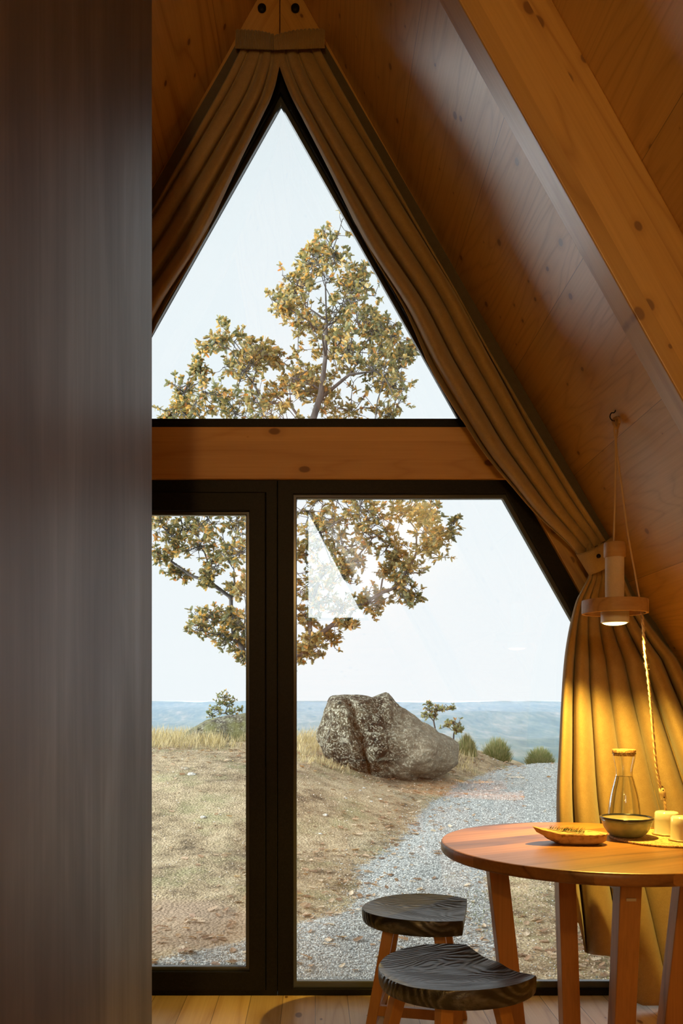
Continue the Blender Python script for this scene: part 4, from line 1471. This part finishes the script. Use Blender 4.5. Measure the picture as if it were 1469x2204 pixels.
# crown of the oak: photo position, radius in pixels, extra depth
CL = [
 # upper crown
 (690, 545, 30, 0), (660, 575, 34, 0.2), (715, 570, 36, -0.2), (752, 585, 28, 0.2), (640, 615, 30, 0), (685, 620, 42, -0.3), (735, 630, 42, 0.3), (780, 610, 30, 0),
 (600, 655, 24, 0), (640, 665, 30, 0.3), (690, 680, 44, 0.2), (745, 690, 46, -0.3), (795, 670, 36, 0.2), (610, 700, 20, -0.3), (820, 640, 26, 0.4), (835, 690, 30, 0.5),
 (665, 720, 32, -0.2), (720, 745, 42, 0.2), (775, 745, 40, 0.1), (830, 740, 34, -0.2), (865, 745, 26, 0.2), (880, 770, 22, 0), (850, 790, 30, 0.3), (800, 800, 40, 0.0),
 (745, 810, 40, -0.4), (690, 790, 34, 0.3), (650, 800, 34, 0.2), (700, 850, 42, 0.1), (760, 865, 44, 0.2), (820, 850, 42, -0.3), (850, 870, 28, 0.2),
 (495, 730, 26, 0), (545, 735, 28, 0.2), (470, 765, 26, -0.2), (515, 775, 36, 0.1), (565, 770, 34, 0), (595, 750, 20, 0.2), (430, 800, 22, 0), (475, 815, 34, 0.3), (530, 825, 40, -0.2),
 (590, 815, 40, 0.3), (635, 850, 40, -0.3), (570, 865, 44, 0), (500, 870, 42, 0.2), (445, 865, 34, -0.2), (395, 845, 28, 0), (365, 860, 20, 0.2), (390, 885, 22, 0), (350, 890, 14, 0.2),
 (650, 890, 40, 0.5), (720, 900, 44, 0.3),
 # behind the beam
 (420, 940, 40, 0), (500, 950, 50, 0.2), (590, 950, 50, -0.3), (680, 960, 55, 0.2), (770, 950, 50, 0), (850, 960, 45, 0.2), (900, 1010, 40, 0), (820, 1030, 50, -0.3), (730, 1040, 50, 0.3), (640, 1040, 50, 0),
 (540, 1040, 50, 0.2), (450, 1030, 45, -0.2), (370, 1020, 40, 0), (300, 1060, 40, 0.2), (260, 1120, 38, 0),
 # lower left pane
 (350, 1135, 30, 0), (400, 1130, 34, 0.2), (455, 1130, 34, -0.2), (505, 1140, 34, 0.1), (370, 1165, 26, 0.1), (345, 1195, 22, 0), (375, 1225, 18, 0.2), (430, 1175, 34, 0), (480, 1190, 38, 0.3),
 (520, 1210, 34, -0.3), (455, 1220, 26, 0), (500, 1255, 24, 0.2), (525, 1275, 18, 0), (440, 1245, 14, 0.1), (455, 1325, 22, 0), (490, 1325, 20, 0.2), (440, 1360, 26, -0.1), (480, 1365, 30, 0.1), (525, 1350, 30, 0),
 (510, 1395, 24, 0.2), (530, 1420, 16, 0), (560, 1380, 30, 0), (590, 1330, 36, 0.2), (570, 1250, 40, 0), (590, 1160, 44, 0.2),
 # lower right pane
 (665, 1100, 40, 0), (715, 1105, 40, 0.3), (770, 1110, 40, -0.3), (825, 1100, 40, 0.2), (880, 1100, 38, 0), (930, 1100, 30, 0.2), (965, 1135, 20, 0), (945, 1155, 24, 0.1), (900, 1140, 34, -0.2), (850, 1150, 36, 0.3),
 (800, 1160, 30, 0), (740, 1160, 36, 0.3), (690, 1160, 34, -0.2), (655, 1180, 34, 0.2), (920, 1185, 24, 0), (860, 1190, 24, 0.2), (880, 1225, 28, 0), (840, 1220, 20, 0.2), (760, 1205, 30, 0.1), (735, 1240, 28, -0.2),
 (690, 1225, 34, 0), (655, 1250, 34, 0.3), (860, 1262, 26, 0), (890, 1280, 16, 0.1), (820, 1285, 26, 0.2), (780, 1300, 24, 0), (740, 1300, 20, 0.2), (690, 1300, 28, 0), (660, 1330, 30, 0.1), (745, 1345, 16, 0), (710, 1365, 22, 0.2),
 (670, 1385, 26, -0.1), (655, 1405, 18, 0), (630, 1400, 24, 0.2)]
TY = 9.0
tb_ = Vector(((600 - CX) * TY / F, TY, ground_z((600 - CX) * TY / F, TY) - 0.05))
trunk = [tb_, px(602, 1560, TY), px(598, 1450, TY), px(604, 1330, TY), px(612, 1220, TY), px(622, 1120, TY), px(640, 1020, TY), px(665, 930, TY), px(690, 850, TY), px(700, 770, TY), px(702, 690, TY), px(700, 610, TY)]
seeds = [(px(x, y, TY) + Vector((0, dz * 1.6, 0)), r * TY / F) for x, y, r, dz in CL]
grow_tree('oak_tree', tb_, seeds, 'oak tree with yellow-brown autumn leaves filling the window view', 'tree', trunk, 0.085, 35, 8, 0.058, oak_leaf, 3)

sapling_leaf = leaf_material('sapling_leaf', [(0, (0.08, 0.11, 0.045)), (0.6, (0.19, 0.20, 0.08)), (0.9, (0.34, 0.26, 0.09)), (1, (0.42, 0.22, 0.07))])
def sapling(cl, Y, bx_, by, label, seed, L=0.042):
    b = px(bx_, by, Y); b.z = min(b.z, ground_z(b.x, b.y))
    trk = [b, px(bx_, by - 20, Y), px(bx_ + 1, by - 40, Y)]
    sd = [(px(x, y, Y) + Vector((0, random.uniform(-.15, .15), 0)), r * Y / F) for x, y, r in cl]
    grow_tree('oak_sapling', b, sd, label, 'tree', trk, 0.012, 14, 6, L, sapling_leaf, seed, 0.5)
sapling([(483, 1500, 10), (475, 1515, 12), (490, 1520, 12), (500, 1512, 9), (462, 1527, 10), (478, 1535, 13), (497, 1538, 10), (455, 1540, 8), (515, 1528, 5)], 13.4, 485, 1600, 'young oak sapling rising behind the mossy rock in the left pane', 5)
sapling([(921, 1515, 6), (924, 1530, 10), (915, 1540, 8), (935, 1545, 9), (948, 1527, 6), (965, 1526, 7), (940, 1530, 6)], 12.2, 935, 1610, 'small oak sapling on the skyline just behind the boulder', 6)
sapling([(958, 1560, 8), (972, 1558, 9), (985, 1563, 9), (977, 1572, 8), (990, 1572, 5)], 12.0, 975, 1620, 'low oak sapling rooted where the boulder slopes down', 8)

broom_m = leaf_material('broom_green', [(0, (0.07, 0.10, 0.03)), (0.5, (0.17, 0.19, 0.06)), (0.85, (0.28, 0.25, 0.11)), (1, (0.36, 0.28, 0.16))])
def broom(x, y, w, h, Y, label, n=2600):
    b = px(x, y, Y); b.z = min(b.z, ground_z(b.x, b.y) + 0.02) - 0.02
    h += (px(x, y, Y).z - b.z) * F / Y
    root = thing('broom_shrub', b, 0, label, 'shrub')
    LV, LF = [], []
    wr, hr = w * Y / F / 2, h * Y / F
    for i in range(n):
        a = random.uniform(0, 6.28); r = random.random() ** 0.5
        el = random.uniform(0.15, 1.0)
        tipp = Vector((math.cos(a) * wr * (1 - el ** 3) ** 0.5 * random.uniform(0.5, 1.15), math.sin(a) * wr * (1 - el ** 3) ** 0.5, hr * el * random.uniform(0.75, 1.2)))
        st = Vector((tipp.x * random.uniform(0.2, 0.8), tipp.y * 0.6, tipp.z * random.uniform(0.0, 0.7)))
        d = tipp - st + Vector((random.gauss(0, 0.02), 0, 0.05))
        blade(LV, LF, st, d, d.length, 0.0045)
    link_mesh('stems', LV, LF, broom_m, root)
    return root
broom(1068, 1642, 68, 46, 12.6, 'larger broom shrub on the crest, right beside the boulder end')
broom(1160, 1642, 66, 26, 12.8, 'low broom shrub at the far end of the gravel drive beside the curtain')
broom(1003, 1640, 44, 50, 12.0, 'green shrub squeezed against the right end of the boulder')

# dry grass: nobody could count it
LV, LF = [], []
def tuft(x, y, Y, n, hgt, spread):
    c = px(x, y, Y)
    for i in range(n):
        p = Vector((c.x + random.gauss(0, spread), c.y + random.gauss(0, spread), 0))
        p.z = ground_z(p.x, p.y)
        d = Vector((random.gauss(0, 0.35), random.gauss(0, 0.35), 1))
        blade(LV, LF, p, d, hgt * random.uniform(0.4, 1.2), 0.0028)
random.seed(11)
for i in range(150):
    tuft(random.uniform(300, 470), 1600, random.uniform(10.6, 12.6), 18, 0.19, 0.10)
for i in range(60):
    tuft(random.uniform(440, 600), 1600, random.uniform(10.6, 12.0), 12, 0.15, 0.10)
for i in range(55):
    tuft(random.uniform(635, 690), 1600, random.uniform(10.3, 12.4), 14, 0.17, 0.10)
for i in range(40):
    tuft(random.uniform(640, 745), 1640, random.uniform(9.6, 10.2), 9, 0.10, 0.10)
for i in range(30):
    tuft(random.uniform(985, 1010), 1600, random.uniform(11, 13.0), 12, 0.13, 0.08)
grass_m = leaf_material('dry_grass', [(0, (0.17, 0.13, 0.06)), (0.4, (0.34, 0.28, 0.14)), (0.8, (0.50, 0.42, 0.24)), (1, (0.62, 0.54, 0.34))])
tag(link_mesh('dry_grass', LV, LF, grass_m), 'dry straw coloured grass fringing the top of the bank', 'grass', kind='stuff')
# low green weeds on the earth beside the house
LV, LF = [], []
for i in range(5200):
    X = random.uniform(0.9, 2.6); Y = random.uniform(3.9, 6.0)
    if noise.noise(Vector((X * 1.6, Y * 1.6, 2))) < 0.0: continue
    p = Vector((X, Y, ground_z(X, Y)))
    blade(LV, LF, p, Vector((random.gauss(0, .8), random.gauss(0, .8), .6)), random.uniform(0.01, 0.03), 0.002)
tag(link_mesh('weeds', LV, LF, leaf_material('weed_green', [(0, (0.10, 0.13, 0.04)), (1, (0.26, 0.26, 0.10))])), 'sparse low green weeds on the earth outside the table corner', 'weeds', kind='stuff')
# fallen leaves and twigs
LV, LF = [], []
for i in range(1900):
    Y = 3.9 + random.random() ** 1.4 * 9
    X = edge_x(Y) - random.gauss(0.25, 0.45) if random.random() < 0.6 else random.uniform(-0.4, 0.5) * Y
    if random.random() < 0.22: X, Y = random.gauss(1.75, 0.35), random.gauss(4.5, 0.25)
    if i > 1000 and i < 1450: X, Y = random.uniform(-2.6, 0.4), random.gauss(10.6, 0.7)
    if Y < 3.8: continue
    p = Vector((X, Y, ground_z(X, Y) + 0.006))
    a = random.uniform(0, 6.28)
    add_leaf(LV, LF, p, Vector((math.cos(a), math.sin(a), random.uniform(0, 0.3))), Vector((random.gauss(0, .25), random.gauss(0, .25), 1)), random.uniform(0.03, 0.07))
tag(link_mesh('fallen_leaves', LV, LF, leaf_material('fallen_leaf', [(0, (0.16, 0.09, 0.05)), (0.5, (0.33, 0.20, 0.11)), (1, (0.52, 0.42, 0.30))])), 'dry brown leaves lying along the edge of the gravel', 'leaves', kind='stuff')

# ------------------------------------------------------------------ valley and distant hills, haze
V, Fc = [], []
hy = [260]
while hy[-1] < 9000: hy.append(hy[-1] * 1.028)
ux = np.linspace(-0.75, 0.75, 260)
for Y in hy:
    for u in ux:
        X = u * Y
        z = -110 + 30 * noise.fractal(Vector((X / 900, Y / 900, 3)), 0.9, 2.0, 5)
        z += 45 * sm((Y - 2200) / 1800) * (0.6 + 0.8 * noise.noise(Vector((X / 1500, Y / 1100, 8))))
        ridge = EYE - (1510 - CY) * 6500 / F + 30 * noise.noise(Vector((u * 5.2 + 2.2, 0.4, 0))) - 30 * u
        z2 = ridge + 20 * noise.fractal(Vector((X / 700, Y / 900, 5)), 0.9, 2.0, 4)
        k = sm((Y - 3800) / 2700)
        z = z * (1 - k) + z2 * k
        z = min(z, -1.6)
        if Y > 6800: z -= (Y - 6800) * 0.1
        V.append((X, Y, z))
nx = len(ux)
for i in range(len(hy) - 1):
    for j in range(nx - 1):
        k = i * nx + j
        Fc.append((k, k + 1, k + nx + 1, k + nx))
hm = NT('wooded_valley')
hv = hm.coord()
a = hm.noise(hm.mapping(hv, scale=(0.0035, 0.0009, 0.01)), 1.0, 6, 0.65)
b = hm.noise(hm.mapping(hv, scale=(0.03, 0.005, 0.03)), 1.0, 5, 0.7)
hm.base(hm.ramp(hm.math('MULTIPLY_ADD', a, 0.35, hm.math('MULTIPLY', b, 0.65)), [(0.38, (0.010, 0.030, 0.015)), (0.50, (0.05, 0.070, 0.036)), (0.58, (0.12, 0.11, 0.07)), (0.70, (0.28, 0.23, 0.17))]))
hm.p(Roughness=1.0)
tag(link_mesh('distant_hills', V, Fc, hm.m, None, True), kind='structure')
# the air over the valley
hz_ = bmesh.new()
bmesh.ops.create_cube(hz_, size=1)
o = bm_obj('valley_haze', hz_)
o.scale = (16000, 9500, 330)
o.location = (0, 250 + 4750, -166)
hzm = bpy.data.materials.new('haze')
hzm.use_nodes = True
nn, ll = hzm.node_tree.nodes, hzm.node_tree.links
nn.clear()
vs = nn.new('ShaderNodeVolumeScatter')
vs.inputs['Color'].default_value = (0.47, 0.66, 1.0, 1)
vs.inputs['Density'].default_value = 0.00007
mo = nn.new('ShaderNodeOutputMaterial')
ll.new(vs.outputs[0], mo.inputs['Volume'])
o.data.materials.append(hzm)
tag(o, 'pale blue haze hanging over the far valley', 'haze', kind='stuff')
